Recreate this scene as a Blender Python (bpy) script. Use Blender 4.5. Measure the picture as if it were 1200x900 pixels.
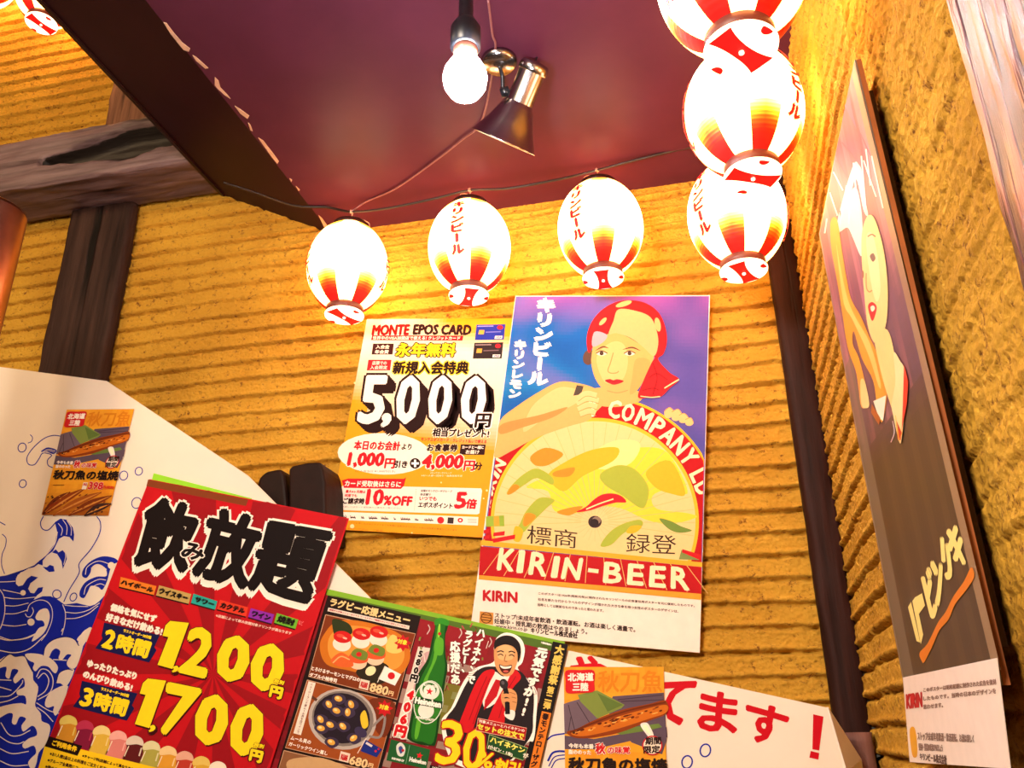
import bpy, math, random
import numpy as np
from mathutils import Vector, Matrix, noise as mn

random.seed(7)
SC = bpy.context.scene
for o in list(bpy.data.objects):
    bpy.data.objects.remove(o)
COL = SC.collection

# ------------------------------------------------------------------ camera
CAM = Vector((-0.3090, -2.4, 1.5))
FPX = 1013.5
YAW, PITCH, ROLL = (math.radians(a) for a in (-13.2047, 22.5527, -0.60657))
FW = Vector((math.sin(YAW)*math.cos(PITCH), math.cos(YAW)*math.cos(PITCH), math.sin(PITCH)))
RT = Vector((math.cos(YAW), -math.sin(YAW), 0))
UP = RT.cross(FW)
RT2 = RT*math.cos(ROLL) + UP*math.sin(ROLL)
UP2 = UP*math.cos(ROLL) - RT*math.sin(ROLL)
cam_data = bpy.data.cameras.new('camera')
cam = bpy.data.objects.new('camera', cam_data)
COL.objects.link(cam)
cam_data.sensor_fit = 'HORIZONTAL'
cam_data.sensor_width = 36.0
cam_data.lens = 36.0*FPX/1200.0
cam_data.clip_start = 0.05
cam.matrix_world = Matrix(((RT2.x, UP2.x, -FW.x, CAM.x), (RT2.y, UP2.y, -FW.y, CAM.y), (RT2.z, UP2.z, -FW.z, CAM.z), (0, 0, 0, 1)))
SC.camera = cam

# ------------------------------------------------------------------ world, lamps, exposure
SC.view_settings.view_transform = 'Standard'
SC.view_settings.look = 'None'
SC.view_settings.exposure = 0.16
SC.view_settings.gamma = 1.0
SC.view_settings.use_curve_mapping = False
world = bpy.data.worlds.new('room_ambient')
SC.world = world
world.use_nodes = True
world.node_tree.nodes['Background'].inputs[0].default_value = (1.0, 0.78, 0.55, 1)
world.node_tree.nodes['Background'].inputs[1].default_value = 0.06

def area(name, loc, target, size, power, color):
    l = bpy.data.lights.new(name, 'AREA')
    l.shape = 'DISK'
    l.size = size
    l.energy = power
    l.color = color
    o = bpy.data.objects.new(name, l)
    COL.objects.link(o)
    o.location = loc
    o.rotation_euler = (Vector(target)-Vector(loc)).to_track_quat('-Z', 'Y').to_euler()
    return o
# unseen fill lamps, added to brighten the walls, posters and board
area('room_fill_light', (-1.9, -4.0, 3.0), (-0.8, 0, 2.0), 0.8, 62, (1.0, 0.72, 0.44))
area('right_wall_fill_light', (-1.15, -2.95, 2.75), (0.0, -1.1, 1.95), 0.5, 54, (1.0, 0.86, 0.72))
area('upper_wall_fill_light', (-3.3, -1.9, 3.75), (-2.7, 0, 3.6), 0.4, 20, (1.0, 0.66, 0.34))
LAN_E = 8.5        # lantern paper brightness
BULB_E = 230.0      # bare bulb brightness

# ------------------------------------------------------------------ pixel rays (measured points -> points on real planes)
def ray(px, py):
    return FW*FPX + RT2*(px-600) + UP2*(450-py)
def on_y(px, py, Y):
    d = ray(px, py); return CAM + d*((Y-CAM.y)/d.y)
def on_x(px, py, X):
    d = ray(px, py); return CAM + d*((X-CAM.x)/d.x)
def on_z(px, py, Z):
    d = ray(px, py); return CAM + d*((Z-CAM.z)/d.z)
def at_dist(px, py, dist):
    return CAM + ray(px, py).normalized()*dist

# ------------------------------------------------------------------ materials
def lin(c):
    c = c/255.0
    return c/12.92 if c <= 0.04045 else ((c+0.055)/1.055)**2.4
def hexc(h):
    h = h.lstrip('#')
    if len(h) == 3: h = ''.join(x*2 for x in h)
    return tuple(lin(int(h[i:i+2], 16)) for i in (0, 2, 4)) + (1.0,)
MATS = {}
def new_mat(name):
    m = bpy.data.materials.new(name)
    m.use_nodes = True
    nt = m.node_tree
    return m, nt, nt.nodes['Principled BSDF']
def N(nt, t, **kw):
    n = nt.nodes.new(t)
    for k, v in kw.items():
        setattr(n, k, v)
    return n
def plain(name, col, rough=0.5, metal=0.0, spec=0.5, bump=0.0, scale=40.0, var=0.12):
    """one colour with a little procedural unevenness"""
    if name in MATS: return MATS[name]
    m, nt, b = new_mat(name)
    c = hexc(col) if isinstance(col, str) else tuple(col)+(1,)
    tc = N(nt, 'ShaderNodeTexCoord'); nz = N(nt, 'ShaderNodeTexNoise'); nz.inputs['Scale'].default_value = scale
    nz.inputs['Detail'].default_value = 4
    nt.links.new(tc.outputs['Object'], nz.inputs['Vector'])
    cr = N(nt, 'ShaderNodeValToRGB')
    cr.color_ramp.elements[0].position = 0.3; cr.color_ramp.elements[1].position = 0.7
    cr.color_ramp.elements[0].color = tuple(x*(1-var) for x in c[:3])+(1,)
    cr.color_ramp.elements[1].color = tuple(min(1, x*(1+var)) for x in c[:3])+(1,)
    nt.links.new(nz.outputs['Fac'], cr.inputs['Fac'])
    nt.links.new(cr.outputs['Color'], b.inputs['Base Color'])
    b.inputs['Roughness'].default_value = rough
    b.inputs['Metallic'].default_value = metal
    b.inputs['Specular IOR Level'].default_value = spec
    if bump:
        bp = N(nt, 'ShaderNodeBump'); bp.inputs['Strength'].default_value = bump; bp.inputs['Distance'].default_value = 0.004
        nt.links.new(nz.outputs['Fac'], bp.inputs['Height']); nt.links.new(bp.outputs['Normal'], b.inputs['Normal'])
    MATS[name] = m
    return m
def printed(name='printed_paper', rough=0.55, spec=0.10):
    """ink colours are stored per face on the mesh; faint paper fibre from noise"""
    if name in MATS: return MATS[name]
    m, nt, b = new_mat(name)
    at = N(nt, 'ShaderNodeAttribute'); at.attribute_name = 'ink'
    tc = N(nt, 'ShaderNodeTexCoord'); nz = N(nt, 'ShaderNodeTexNoise'); nz.inputs['Scale'].default_value = 90
    nt.links.new(tc.outputs['Object'], nz.inputs['Vector'])
    mr = N(nt, 'ShaderNodeMapRange'); mr.inputs['To Min'].default_value = 0.94; mr.inputs['To Max'].default_value = 1.04
    nt.links.new(nz.outputs['Fac'], mr.inputs['Value'])
    mx = N(nt, 'ShaderNodeMix'); mx.data_type = 'RGBA'; mx.blend_type = 'MULTIPLY'; mx.inputs['Factor'].default_value = 1
    nt.links.new(at.outputs['Color'], mx.inputs['A']); nt.links.new(mr.outputs['Result'], mx.inputs['B'])
    nt.links.new(mx.outputs['Result'], b.inputs['Base Color'])
    b.inputs['Roughness'].default_value = rough
    b.inputs['Specular IOR Level'].default_value = spec
    MATS[name] = m
    return m
def plaster(name, axis, pit):
    m, nt, b = new_mat(name)
    geo = N(nt, 'ShaderNodeNewGeometry')
    n1 = N(nt, 'ShaderNodeTexNoise'); n1.inputs['Scale'].default_value = 3.0; n1.inputs['Detail'].default_value = 5
    n2 = N(nt, 'ShaderNodeTexNoise'); n2.inputs['Scale'].default_value = 55.0; n2.inputs['Detail'].default_value = 6; n2.inputs['Roughness'].default_value = 0.75
    n3 = N(nt, 'ShaderNodeTexVoronoi'); n3.inputs['Scale'].default_value = 95.0
    for n in (n1, n2, n3): nt.links.new(geo.outputs['Position'], n.inputs['Vector'])
    cr = N(nt, 'ShaderNodeValToRGB')
    cr.color_ramp.elements[0].position = 0.3; cr.color_ramp.elements[0].color = PLASTER_A
    cr.color_ramp.elements[1].position = 0.7; cr.color_ramp.elements[1].color = PLASTER_B
    nt.links.new(n1.outputs['Fac'], cr.inputs['Fac'])
    # straw and grit mixed in the clay: small brown specks
    sp = N(nt, 'ShaderNodeValToRGB')
    sp.color_ramp.elements[0].position = 0.34; sp.color_ramp.elements[0].color = (0, 0, 0, 1)
    sp.color_ramp.elements[1].position = 0.44; sp.color_ramp.elements[1].color = (1, 1, 1, 1)
    nt.links.new(n2.outputs['Fac'], sp.inputs['Fac'])
    mx = N(nt, 'ShaderNodeMix'); mx.data_type = 'RGBA'
    mx.inputs['A'].default_value = (0.20, 0.075, 0.016, 1)
    nt.links.new(sp.outputs['Color'], mx.inputs['Factor']); nt.links.new(cr.outputs['Color'], mx.inputs['B'])
    nt.links.new(mx.outputs['Result'], b.inputs['Base Color'])
    b.inputs['Roughness'].default_value = 0.9; b.inputs['Specular IOR Level'].default_value = 0.15
    ad = N(nt, 'ShaderNodeMath'); ad.operation = 'ADD'
    nt.links.new(n2.outputs['Fac'], ad.inputs[0])
    ml = N(nt, 'ShaderNodeMath'); ml.operation = 'MULTIPLY'; ml.inputs[1].default_value = 0.5
    nt.links.new(n3.outputs['Distance'], ml.inputs[0]); nt.links.new(ml.outputs[0], ad.inputs[1])
    bp = N(nt, 'ShaderNodeBump'); bp.inputs['Strength'].default_value = pit; bp.inputs['Distance'].default_value = 0.010
    nt.links.new(ad.outputs[0], bp.inputs['Height']); nt.links.new(bp.outputs['Normal'], b.inputs['Normal'])
    return m
PLASTER_A = (0.50, 0.250, 0.026, 1)
PLASTER_B = (0.70, 0.395, 0.046, 1)
def wood(name, dark, light, axis='Z', rough=0.6, spec=0.4, scale=14.0, crack=0.5, hollow_shade=None):
    """old beam: grain stretched along the beam, dark cracks"""
    if name in MATS: return MATS[name]
    m, nt, b = new_mat(name)
    tc = N(nt, 'ShaderNodeTexCoord'); mp = N(nt, 'ShaderNodeMapping')
    s = {'X': (0.06, 1, 1), 'Y': (1, 0.06, 1), 'Z': (1, 1, 0.06)}[axis]
    mp.inputs['Scale'].default_value = s
    nt.links.new(tc.outputs['Object'], mp.inputs['Vector'])
    n1 = N(nt, 'ShaderNodeTexNoise'); n1.inputs['Scale'].default_value = scale*3; n1.inputs['Detail'].default_value = 7; n1.inputs['Roughness'].default_value = 0.65
    n2 = N(nt, 'ShaderNodeTexNoise'); n2.inputs['Scale'].default_value = scale*(1.6 if crack <= 1 else 3.0); n2.inputs['Detail'].default_value = 3
    nt.links.new(mp.outputs['Vector'], n1.inputs['Vector']); nt.links.new(mp.outputs['Vector'], n2.inputs['Vector'])
    cr = N(nt, 'ShaderNodeValToRGB')
    cr.color_ramp.elements[0].position = 0.30; cr.color_ramp.elements[0].color = hexc(dark)
    cr.color_ramp.elements[1].position = 0.72; cr.color_ramp.elements[1].color = hexc(light)
    nt.links.new(n1.outputs['Fac'], cr.inputs['Fac'])
    ck = N(nt, 'ShaderNodeValToRGB')
    ck.color_ramp.elements[0].position = max(0.30, 0.30+0.07*(crack-1)); ck.color_ramp.elements[0].color = (0.10, 0.06, 0.06, 1)
    ck.color_ramp.elements[1].position = ck.color_ramp.elements[0].position+0.10*min(crack, 0.8); ck.color_ramp.elements[1].color = (1, 1, 1, 1)
    nt.links.new(n2.outputs['Fac'], ck.inputs['Fac'])
    mx = N(nt, 'ShaderNodeMix'); mx.data_type = 'RGBA'; mx.blend_type = 'MULTIPLY'; mx.inputs['Factor'].default_value = 1
    nt.links.new(cr.outputs['Color'], mx.inputs['A']); nt.links.new(ck.outputs['Color'], mx.inputs['B'])
    if hollow_shade:       # dark colour painted into the hollow to stand in for its shade
        ra = N(nt, 'ShaderNodeAttribute'); ra.attribute_name = 'hollow_shade'
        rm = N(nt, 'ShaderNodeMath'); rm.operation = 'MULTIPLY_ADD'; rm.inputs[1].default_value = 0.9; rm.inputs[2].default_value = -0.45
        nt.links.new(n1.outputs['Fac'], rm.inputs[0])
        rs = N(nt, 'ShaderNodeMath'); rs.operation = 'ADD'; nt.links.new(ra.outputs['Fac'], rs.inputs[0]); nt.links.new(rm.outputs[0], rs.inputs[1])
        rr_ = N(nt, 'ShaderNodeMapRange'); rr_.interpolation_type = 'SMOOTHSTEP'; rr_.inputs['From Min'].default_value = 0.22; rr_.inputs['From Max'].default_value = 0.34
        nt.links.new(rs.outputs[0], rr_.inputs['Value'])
        mr2 = N(nt, 'ShaderNodeMix'); mr2.data_type = 'RGBA'; mr2.inputs['B'].default_value = hexc(hollow_shade)
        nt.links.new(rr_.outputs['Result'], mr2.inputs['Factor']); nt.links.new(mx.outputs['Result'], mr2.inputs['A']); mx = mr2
    nt.links.new(mx.outputs['Result'], b.inputs['Base Color'])
    b.inputs['Roughness'].default_value = rough; b.inputs['Specular IOR Level'].default_value = spec
    ad = N(nt, 'ShaderNodeMath'); ad.operation = 'ADD'
    nt.links.new(n1.outputs['Fac'], ad.inputs[0]); nt.links.new(ck.outputs['Color'], ad.inputs[1])
    bp = N(nt, 'ShaderNodeBump'); bp.inputs['Strength'].default_value = 0.7; bp.inputs['Distance'].default_value = 0.006
    nt.links.new(ad.outputs[0], bp.inputs['Height']); nt.links.new(bp.outputs['Normal'], b.inputs['Normal'])
    MATS[name] = m
    return m

# ------------------------------------------------------------------ object helpers
def link(name, me, parent=None, mat=None):
    o = bpy.data.objects.new(name, me)
    COL.objects.link(o)
    if mat is not None: me.materials.append(mat)
    if parent is not None: o.parent = parent
    return o
def empty(name, loc=(0, 0, 0), rz=0.0):
    o = bpy.data.objects.new(name, None)
    COL.objects.link(o)
    o.location = loc; o.rotation_euler = (0, 0, rz); o.empty_display_size = 0.05
    return o
def tag(o, label, cat, group=None):
    o['label'] = label; o['category'] = cat
    if group: o['group'] = group
    return o
def structure(o, label=None):
    o['kind'] = 'structure'
    if label: o['label'] = label
    return o
class MB:
    def __init__(s): s.v = []; s.f = []; s.sm = False
    def add(s, v, f):
        n = len(s.v); s.v += [tuple(p) for p in v]; s.f += [tuple(i+n for i in q) for q in f]
    def box(s, a, b):
        x0, y0, z0 = (min(a[i], b[i]) for i in range(3)); x1, y1, z1 = (max(a[i], b[i]) for i in range(3))
        s.add([(x0,y0,z0),(x1,y0,z0),(x1,y1,z0),(x0,y1,z0),(x0,y0,z1),(x1,y0,z1),(x1,y1,z1),(x0,y1,z1)],
              [(0,3,2,1),(4,5,6,7),(0,1,5,4),(1,2,6,5),(2,3,7,6),(3,0,4,7)])
    def prism(s, pts, shift):
        """outline pts (3-D, one plane) pushed by the vector shift"""
        n = len(pts); sh = Vector(shift)
        v = [Vector(p) for p in pts] + [Vector(p)+sh for p in pts]
        s.add(v, [tuple(range(n)), tuple(range(2*n-1, n-1, -1))] + [(i, i+n, (i+1) % n+n, (i+1) % n) for i in range(n)])
    def lathe(s, prof, seg=48, o=(0,0,0), axis=(0,0,1), cap=True):
        ax = Vector(axis).normalized(); q = ax.to_track_quat('Z', 'Y').to_matrix(); o = Vector(o)
        v = []; f = []
        for r, z in prof:
            for k in range(seg):
                a = 2*math.pi*k/seg
                v.append(o + q @ Vector((r*math.cos(a), r*math.sin(a), z)))
        for i in range(len(prof)-1):
            for k in range(seg):
                k2 = (k+1) % seg
                f.append((i*seg+k, i*seg+k2, (i+1)*seg+k2, (i+1)*seg+k))
        if cap:
            f.append(tuple(range(seg-1, -1, -1))); f.append(tuple((len(prof)-1)*seg+k for k in range(seg)))
        s.add(v, f)
    def tube(s, pts, r, seg=8):
        pts = [Vector(p) for p in pts]; v = []; f = []
        up = Vector((0.13, 0.31, 0.94))
        for i, p in enumerate(pts):
            d = (pts[min(i+1, len(pts)-1)] - pts[max(i-1, 0)]).normalized()
            a = d.cross(up).normalized(); b = d.cross(a)
            for k in range(seg):
                t = 2*math.pi*k/seg
                v.append(p + a*(r*math.cos(t)) + b*(r*math.sin(t)))
        for i in range(len(pts)-1):
            for k in range(seg):
                k2 = (k+1) % seg
                f.append((i*seg+k, i*seg+k2, (i+1)*seg+k2, (i+1)*seg+k))
        f.append(tuple(range(seg-1, -1, -1))); f.append(tuple((len(pts)-1)*seg+k for k in range(seg)))
        s.add(v, f)
    def mesh(s, name, smooth=False):
        me = bpy.data.meshes.new(name); me.from_pydata(s.v, [], s.f); me.update()
        if smooth: me.polygons.foreach_set('use_smooth', [True]*len(me.polygons))
        return me
    def obj(s, name, mat, parent=None, smooth=False):
        return link(name, s.mesh(name, smooth), parent, mat)
def spline(pts, n=10):
    """smooth curve through the points"""
    P = [Vector(p) for p in pts]; P = [P[0]*2-P[1]] + P + [P[-1]*2-P[-2]]; out = []
    for i in range(1, len(P)-2):
        for k in range(n):
            t = k/n; a, b, c, d = P[i-1:i+3]
            out.append(0.5*((2*b) + (c-a)*t + (2*a-5*b+4*c-d)*t*t + (3*b-a-3*c+d)*t*t*t))
    out.append(P[-2]); return out
def grid_mesh(name, fn, us, vs):
    """fn(u,v)->(x,y,z)"""
    v = [fn(a, b) for b in vs for a in us]; nu = len(us)
    f = [(j*nu+i, j*nu+i+1, (j+1)*nu+i+1, (j+1)*nu+i) for j in range(len(vs)-1) for i in range(nu-1)]
    me = bpy.data.meshes.new(name); me.from_pydata(v, [], f); me.update()
    return me
def timber(name, a, b, mat, seg, amp, freq, seed=0.0, carve=None, parent=None, chip=0.012):
    """a hewn beam between box corners a and b: subdivided, roughened, edges worn"""
    import bmesh
    a = Vector(a); b = Vector(b); c = (a+b)/2; h = (b-a)/2
    h = Vector((abs(h.x), abs(h.y), abs(h.z)))
    bm = bmesh.new()
    n = [max(1, int(round(2*h[i]/seg))) for i in range(3)]
    def face(ax, sgn):
        i, j = [k for k in range(3) if k != ax]
        vv = {}
        for p in range(n[i]+1):
            for q in range(n[j]+1):
                co = [0, 0, 0]; co[ax] = sgn*h[ax]; co[i] = -h[i]+2*h[i]*p/n[i]; co[j] = -h[j]+2*h[j]*q/n[j]
                vv[p, q] = bm.verts.new(co)
        for p in range(n[i]):
            for q in range(n[j]):
                bm.faces.new((vv[p, q], vv[p+1, q], vv[p+1, q+1], vv[p, q+1]))
    for ax in range(3):
        for sgn in (-1, 1): face(ax, sgn)
    bmesh.ops.remove_doubles(bm, verts=bm.verts, dist=1e-5)
    bmesh.ops.recalc_face_normals(bm, faces=bm.faces)
    la = max(range(3), key=lambda k: h[k])
    st = Vector((1, 1, 1)); st[la] = 0.22; deep = {}; bm.verts.index_update()
    for v in bm.verts:
        w = v.co + c
        q = Vector((w.x*st.x, w.y*st.y, w.z*st.z))*freq + Vector((seed, seed*1.7, seed*0.3))
        d = abs(mn.fractal(q, 1.0, 2.0, 4))*amp
        near = sorted(h[k]-abs(v.co[k]) for k in range(3) if k != la)
        edge = near[1] if len(near) > 1 else 1
        if edge < 0.02: d += chip*(1-edge/0.02)*(0.5+0.5*mn.noise(w*9))
        if carve:
            g_ = carve(w); d += g_*0.06; deep[v.index] = g_
        for k in range(3):
            if k != la and abs(abs(v.co[k])-h[k]) < 1e-4:
                v.co[k] -= math.copysign(min(d, h[k]*0.6), v.co[k])
    me = bpy.data.meshes.new(name); bm.to_mesh(me); bm.free()
    me.polygons.foreach_set('use_smooth', [True]*len(me.polygons))
    o = link(name, me, parent, mat); o.location = c
    if deep:      # depth of the hollow, which the material darkens as painted shade
        at = me.attributes.new('hollow_shade', 'FLOAT', 'POINT')
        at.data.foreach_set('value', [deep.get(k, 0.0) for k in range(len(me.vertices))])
    return o

# ------------------------------------------------------------------ print on flat sheets
GLY = {}
def glyphs(s):
    """outline mesh of a string set in Blender's own font, tight box scaled to 0..1"""
    if s in GLY: return GLY[s]
    c = bpy.data.curves.new('lettering', 'FONT'); c.body = s; c.resolution_u = 2
    o = bpy.data.objects.new('lettering', c); COL.objects.link(o)
    dg = bpy.context.evaluated_depsgraph_get()
    e = o.evaluated_get(dg); m = e.to_mesh()
    v = np.array([(p.co.x, p.co.y) for p in m.vertices]); f = [tuple(p.vertices) for p in m.polygons]
    e.to_mesh_clear(); bpy.data.objects.remove(o); bpy.data.curves.remove(c)
    lo = v.min(0); hi = v.max(0); asp = (hi-lo)[0]/max(1e-6, (hi-lo)[1])
    v = (v-lo)/np.maximum(hi-lo, 1e-6); v[:, 1] = 1-v[:, 1]
    GLY[s] = (v, f, asp)
    return GLY[s]
def em_glyph(ch):
    """one character in its own em square (for vertical setting)"""
    k = '|'+ch
    if k in GLY: return GLY[k]
    c = bpy.data.curves.new('lettering', 'FONT'); c.body = ch; c.resolution_u = 2
    o = bpy.data.objects.new('lettering', c); COL.objects.link(o)
    e = o.evaluated_get(bpy.context.evaluated_depsgraph_get()); m = e.to_mesh()
    v = np.array([(p.co.x, p.co.y) for p in m.vertices]).reshape(-1, 2); f = [tuple(p.vertices) for p in m.polygons]
    e.to_mesh_clear(); bpy.data.objects.remove(o); bpy.data.curves.remove(c)
    if len(v):
        if ch in 'ー':   # the long-vowel bar stands upright in vertical writing
            v = np.stack([v[:, 1]+0.12, 0.88-v[:, 0]], 1)
        ctr = (v.min(0)+v.max(0))/2
        if ch in '!！、。01234567890,': v[:, 0] += 0.5-ctr[0]
        v = np.stack([v[:, 0], 0.88-v[:, 1]], 1)
    GLY[k] = (v, f, 1.0)
    return GLY[k]

class Flat:
    """a real flat surface; P(px,py,off) is the surface point seen at a measured place, off metres in front of it"""
    def __init__(s, kind, at):
        s.kind = kind; s.at = at
    def P(s, px, py, off=0.0):
        if s.kind == 'y': return on_y(px, py, s.at-off)
        return on_x(px, py, s.at-off)
LAY = 0.00016
class Print:
    """collects inked shapes that make one part of a sheet"""
    still = False
    def __init__(s, flat, x0=0.0, y0=0.0, sc=1.0, z=1, warp=None):
        s.flat = flat; s.x0, s.y0, s.sc = x0, y0, sc; s.z = z; s.warp = warp
        s.v = []; s.f = []; s.c = []; s.down = (0.0, 1.0); s.cnt = {}
    def crop(s, x0, y0, sc): s.x0, s.y0, s.sc = x0, y0, sc; return s
    def px(s, p):
        x, y = s.x0+p[0]/s.sc, s.y0+p[1]/s.sc
        return s.warp(x, y) if s.warp else (x, y)
    def up(s, n=1): s.z += n; return s
    def raw(s, pts, faces, col, z=None):
        z = s.z if z is None else z
        n = len(s.v)
        k = s.cnt.get(z, 0)
        if not s.still: s.cnt[z] = k+1          # later ink lies a hair above earlier ink of the same layer
        off = (z+min(0.95, k*0.006))*LAY
        for p in pts:
            s.v.append(s.flat.P(*s.px(p), off=off))
        c = hexc(col) if isinstance(col, str) else col
        for q in faces:
            s.f.append(tuple(i+n for i in q)); s.c.append(c)
    def poly(s, col, pts, z=None):
        s.raw(pts, [tuple(range(len(pts)))], col, z); return s
    def smooth(s, col, pts, z=None, n=5):
        """closed smooth outline through the points"""
        P = [Vector((p[0], p[1], 0)) for p in pts]; m = len(P); out = []
        for i in range(m):
            a, b, c, d = P[i-1], P[i], P[(i+1) % m], P[(i+2) % m]
            for k in range(n):
                t = k/n
                q = 0.5*((2*b)+(c-a)*t+(2*a-5*b+4*c-d)*t*t+(3*b-a-3*c+d)*t**3); out.append((q.x, q.y))
        return s.poly(col, out, z)
    def ell(s, col, c, rx, ry=None, ang=0.0, z=None, n=28):
        ry = rx if ry is None else ry; ca, sa = math.cos(ang), math.sin(ang)
        return s.poly(col, [(c[0]+rx*math.cos(t)*ca-ry*math.sin(t)*sa, c[1]+rx*math.cos(t)*sa+ry*math.sin(t)*ca)
                            for t in (2*math.pi*k/n for k in range(n))], z)
    def line(s, col, pts, w, z=None, curve=True, closed=False, taper=False):
        if closed: pts = list(pts)+[pts[0]]
        P = spline([(p[0], p[1], 0) for p in pts], 5) if curve and len(pts) > 2 else [Vector((p[0], p[1], 0)) for p in pts]
        L = []; R = []; n = len(P)
        for i, p in enumerate(P):
            d = (P[min(i+1, n-1)]-P[max(i-1, 0)]); d = d.normalized() if d.length else Vector((1, 0, 0))
            ww = w/2*(1 if not taper else max(0.12, math.sin(math.pi*(i+0.5)/n)))
            L.append((p.x-d.y*ww, p.y+d.x*ww)); R.append((p.x+d.y*ww, p.y-d.x*ww))
        s.raw(L+R, [(i, i+1, n+i+1, n+i) for i in range(n-1)], col, z); return s
    def ring(s, col, c, rx, w, ry=None, ang=0.0, z=None):
        ry = rx if ry is None else ry; ca, sa = math.cos(ang), math.sin(ang)
        pts = [(c[0]+rx*math.cos(t)*ca-ry*math.sin(t)*sa, c[1]+rx*math.cos(t)*sa+ry*math.sin(t)*ca) for t in (2*math.pi*k/24 for k in range(24))]
        return s.line(col, pts, w, z, curve=False, closed=True)
    def grad(s, quad, fn, nu=24, nv=32, z=None):
        """colour field over a quad (TL,TR,BR,BL): fn(u,v)->#rrggbb or rgba"""
        TL, TR, BR, BL = [Vector((p[0], p[1], 0)) for p in quad]
        s.still = True
        for j in range(nv):
            for i in range(nu):
                q = []
                for (u, v) in ((i/nu, j/nv), ((i+1)/nu, j/nv), ((i+1)/nu, (j+1)/nv), (i/nu, (j+1)/nv)):
                    p = TL*(1-u)*(1-v)+TR*u*(1-v)+BR*u*v+BL*(1-u)*v; q.append((p.x, p.y))
                c = fn((i+0.5)/nu, (j+0.5)/nv)
                s.raw(q, [(0, 1, 2, 3)], c, z)
        s.still = False; s.cnt[s.z if z is None else z] = 1
        return s
    def _put(s, v, f, corner, col, bold, z):
        TL, TR, BR, BL = [np.array(p, float) for p in corner]
        u = v[:, :1]; w = v[:, 1:]
        q = TL*(1-u)*(1-w)+TR*u*(1-w)+BR*u*w+BL*(1-u)*w
        if not bold: offs = [(0, 0)]
        else:
            k = 4 if bold*3.5/s.sc < 6.0 else 8
            offs = [(0, 0)]+[(bold*math.cos(2*math.pi*i/k+0.4), bold*math.sin(2*math.pi*i/k+0.4)) for i in range(k)]
        for o in offs: s.raw([(a+o[0], b+o[1]) for a, b in q], f, col, z)
    def text(s, t, TL, TR, h, col, bold=0.0, out=None, drop=None, z=None, down=None):
        d = down or s.down; L = math.hypot(*d)
        dv = (d[0]*h/L, d[1]*h/L)
        return s.qtext(t, (TL, TR, (TR[0]+dv[0], TR[1]+dv[1]), (TL[0]+dv[0], TL[1]+dv[1])), col, bold, out, drop, z)
    def qtext(s, t, corner, col, bold=0.0, out=None, drop=None, z=None):
        v, f, a = glyphs(t); z = s.z if z is None else z
        if drop:
            dcol, dx, dy, n, b = drop
            for i in range(1, n+1):
                s._put(v, f, [(p[0]+dx*i/n, p[1]+dy*i/n) for p in corner], dcol, b, z)
        if out: s._put(v, f, corner, out[0], bold+out[1], z+1)
        s._put(v, f, corner, col, bold, z+2); return s
    def vtext(s, t, top, bot, w, col, bold=0.0, out=None, z=None, right=None):
        """vertical line of characters: top and bottom are the middle of the line's ends; w its width"""
        z = s.z if z is None else z
        n = len(t); ax, ay = (bot[0]-top[0])/n, (bot[1]-top[1])/n
        if right is None:
            L = math.hypot(ax, ay); right = (ay/L, -ax/L)
        else:
            L = math.hypot(*right); right = (right[0]/L, right[1]/L)
        rx, ry = right[0]*w/2, right[1]*w/2
        for i, ch in enumerate(t):
            v, f, a = em_glyph(ch)
            if not len(v): continue
            p0 = (top[0]+ax*i, top[1]+ay*i); p1 = (p0[0]+ax, p0[1]+ay)
            cr = [(p0[0]-rx, p0[1]-ry), (p0[0]+rx, p0[1]+ry), (p1[0]+rx, p1[1]+ry), (p1[0]-rx, p1[1]-ry)]
            if out: s._put(v, f, cr, out[0], bold+out[1], z+1)
            s._put(v, f, cr, col, bold, z+2)
        return s
    def obj(s, name, parent, mat=None):
        me = bpy.data.meshes.new(name); me.from_pydata([tuple(p) for p in s.v], [], s.f); me.update()
        ca = me.color_attributes.new('ink', 'FLOAT_COLOR', 'CORNER')
        buf = np.empty((len(me.loops), 4), np.float32); i = 0
        for c, q in zip(s.c, s.f):
            buf[i:i+len(q)] = c; i += len(q)
        ca.data.foreach_set('color', buf.ravel())
        return link(name, me, parent, mat or printed())
def sheet(flat, corners, name, col='#f4ede2', thick=0.0008, n=1):
    """the paper itself: a thin real sheet cut to the four measured corners"""
    mb = MB()
    front = [flat.P(*p, off=0.0) for p in corners]
    nrm = Vector((0, 1, 0)) if flat.kind == 'y' else Vector((1, 0, 0))
    mb.prism(front, nrm*thick)
    return mb.obj(name, plain('paper_'+col.strip('#'), col, rough=0.5, spec=0.3, var=0.03))
def mix(a, b, t):
    a = hexc(a) if isinstance(a, str) else a; b = hexc(b) if isinstance(b, str) else b
    t = max(0.0, min(1.0, t)); return tuple(x*(1-t)+y*t for x, y in zip(a, b))

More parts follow.
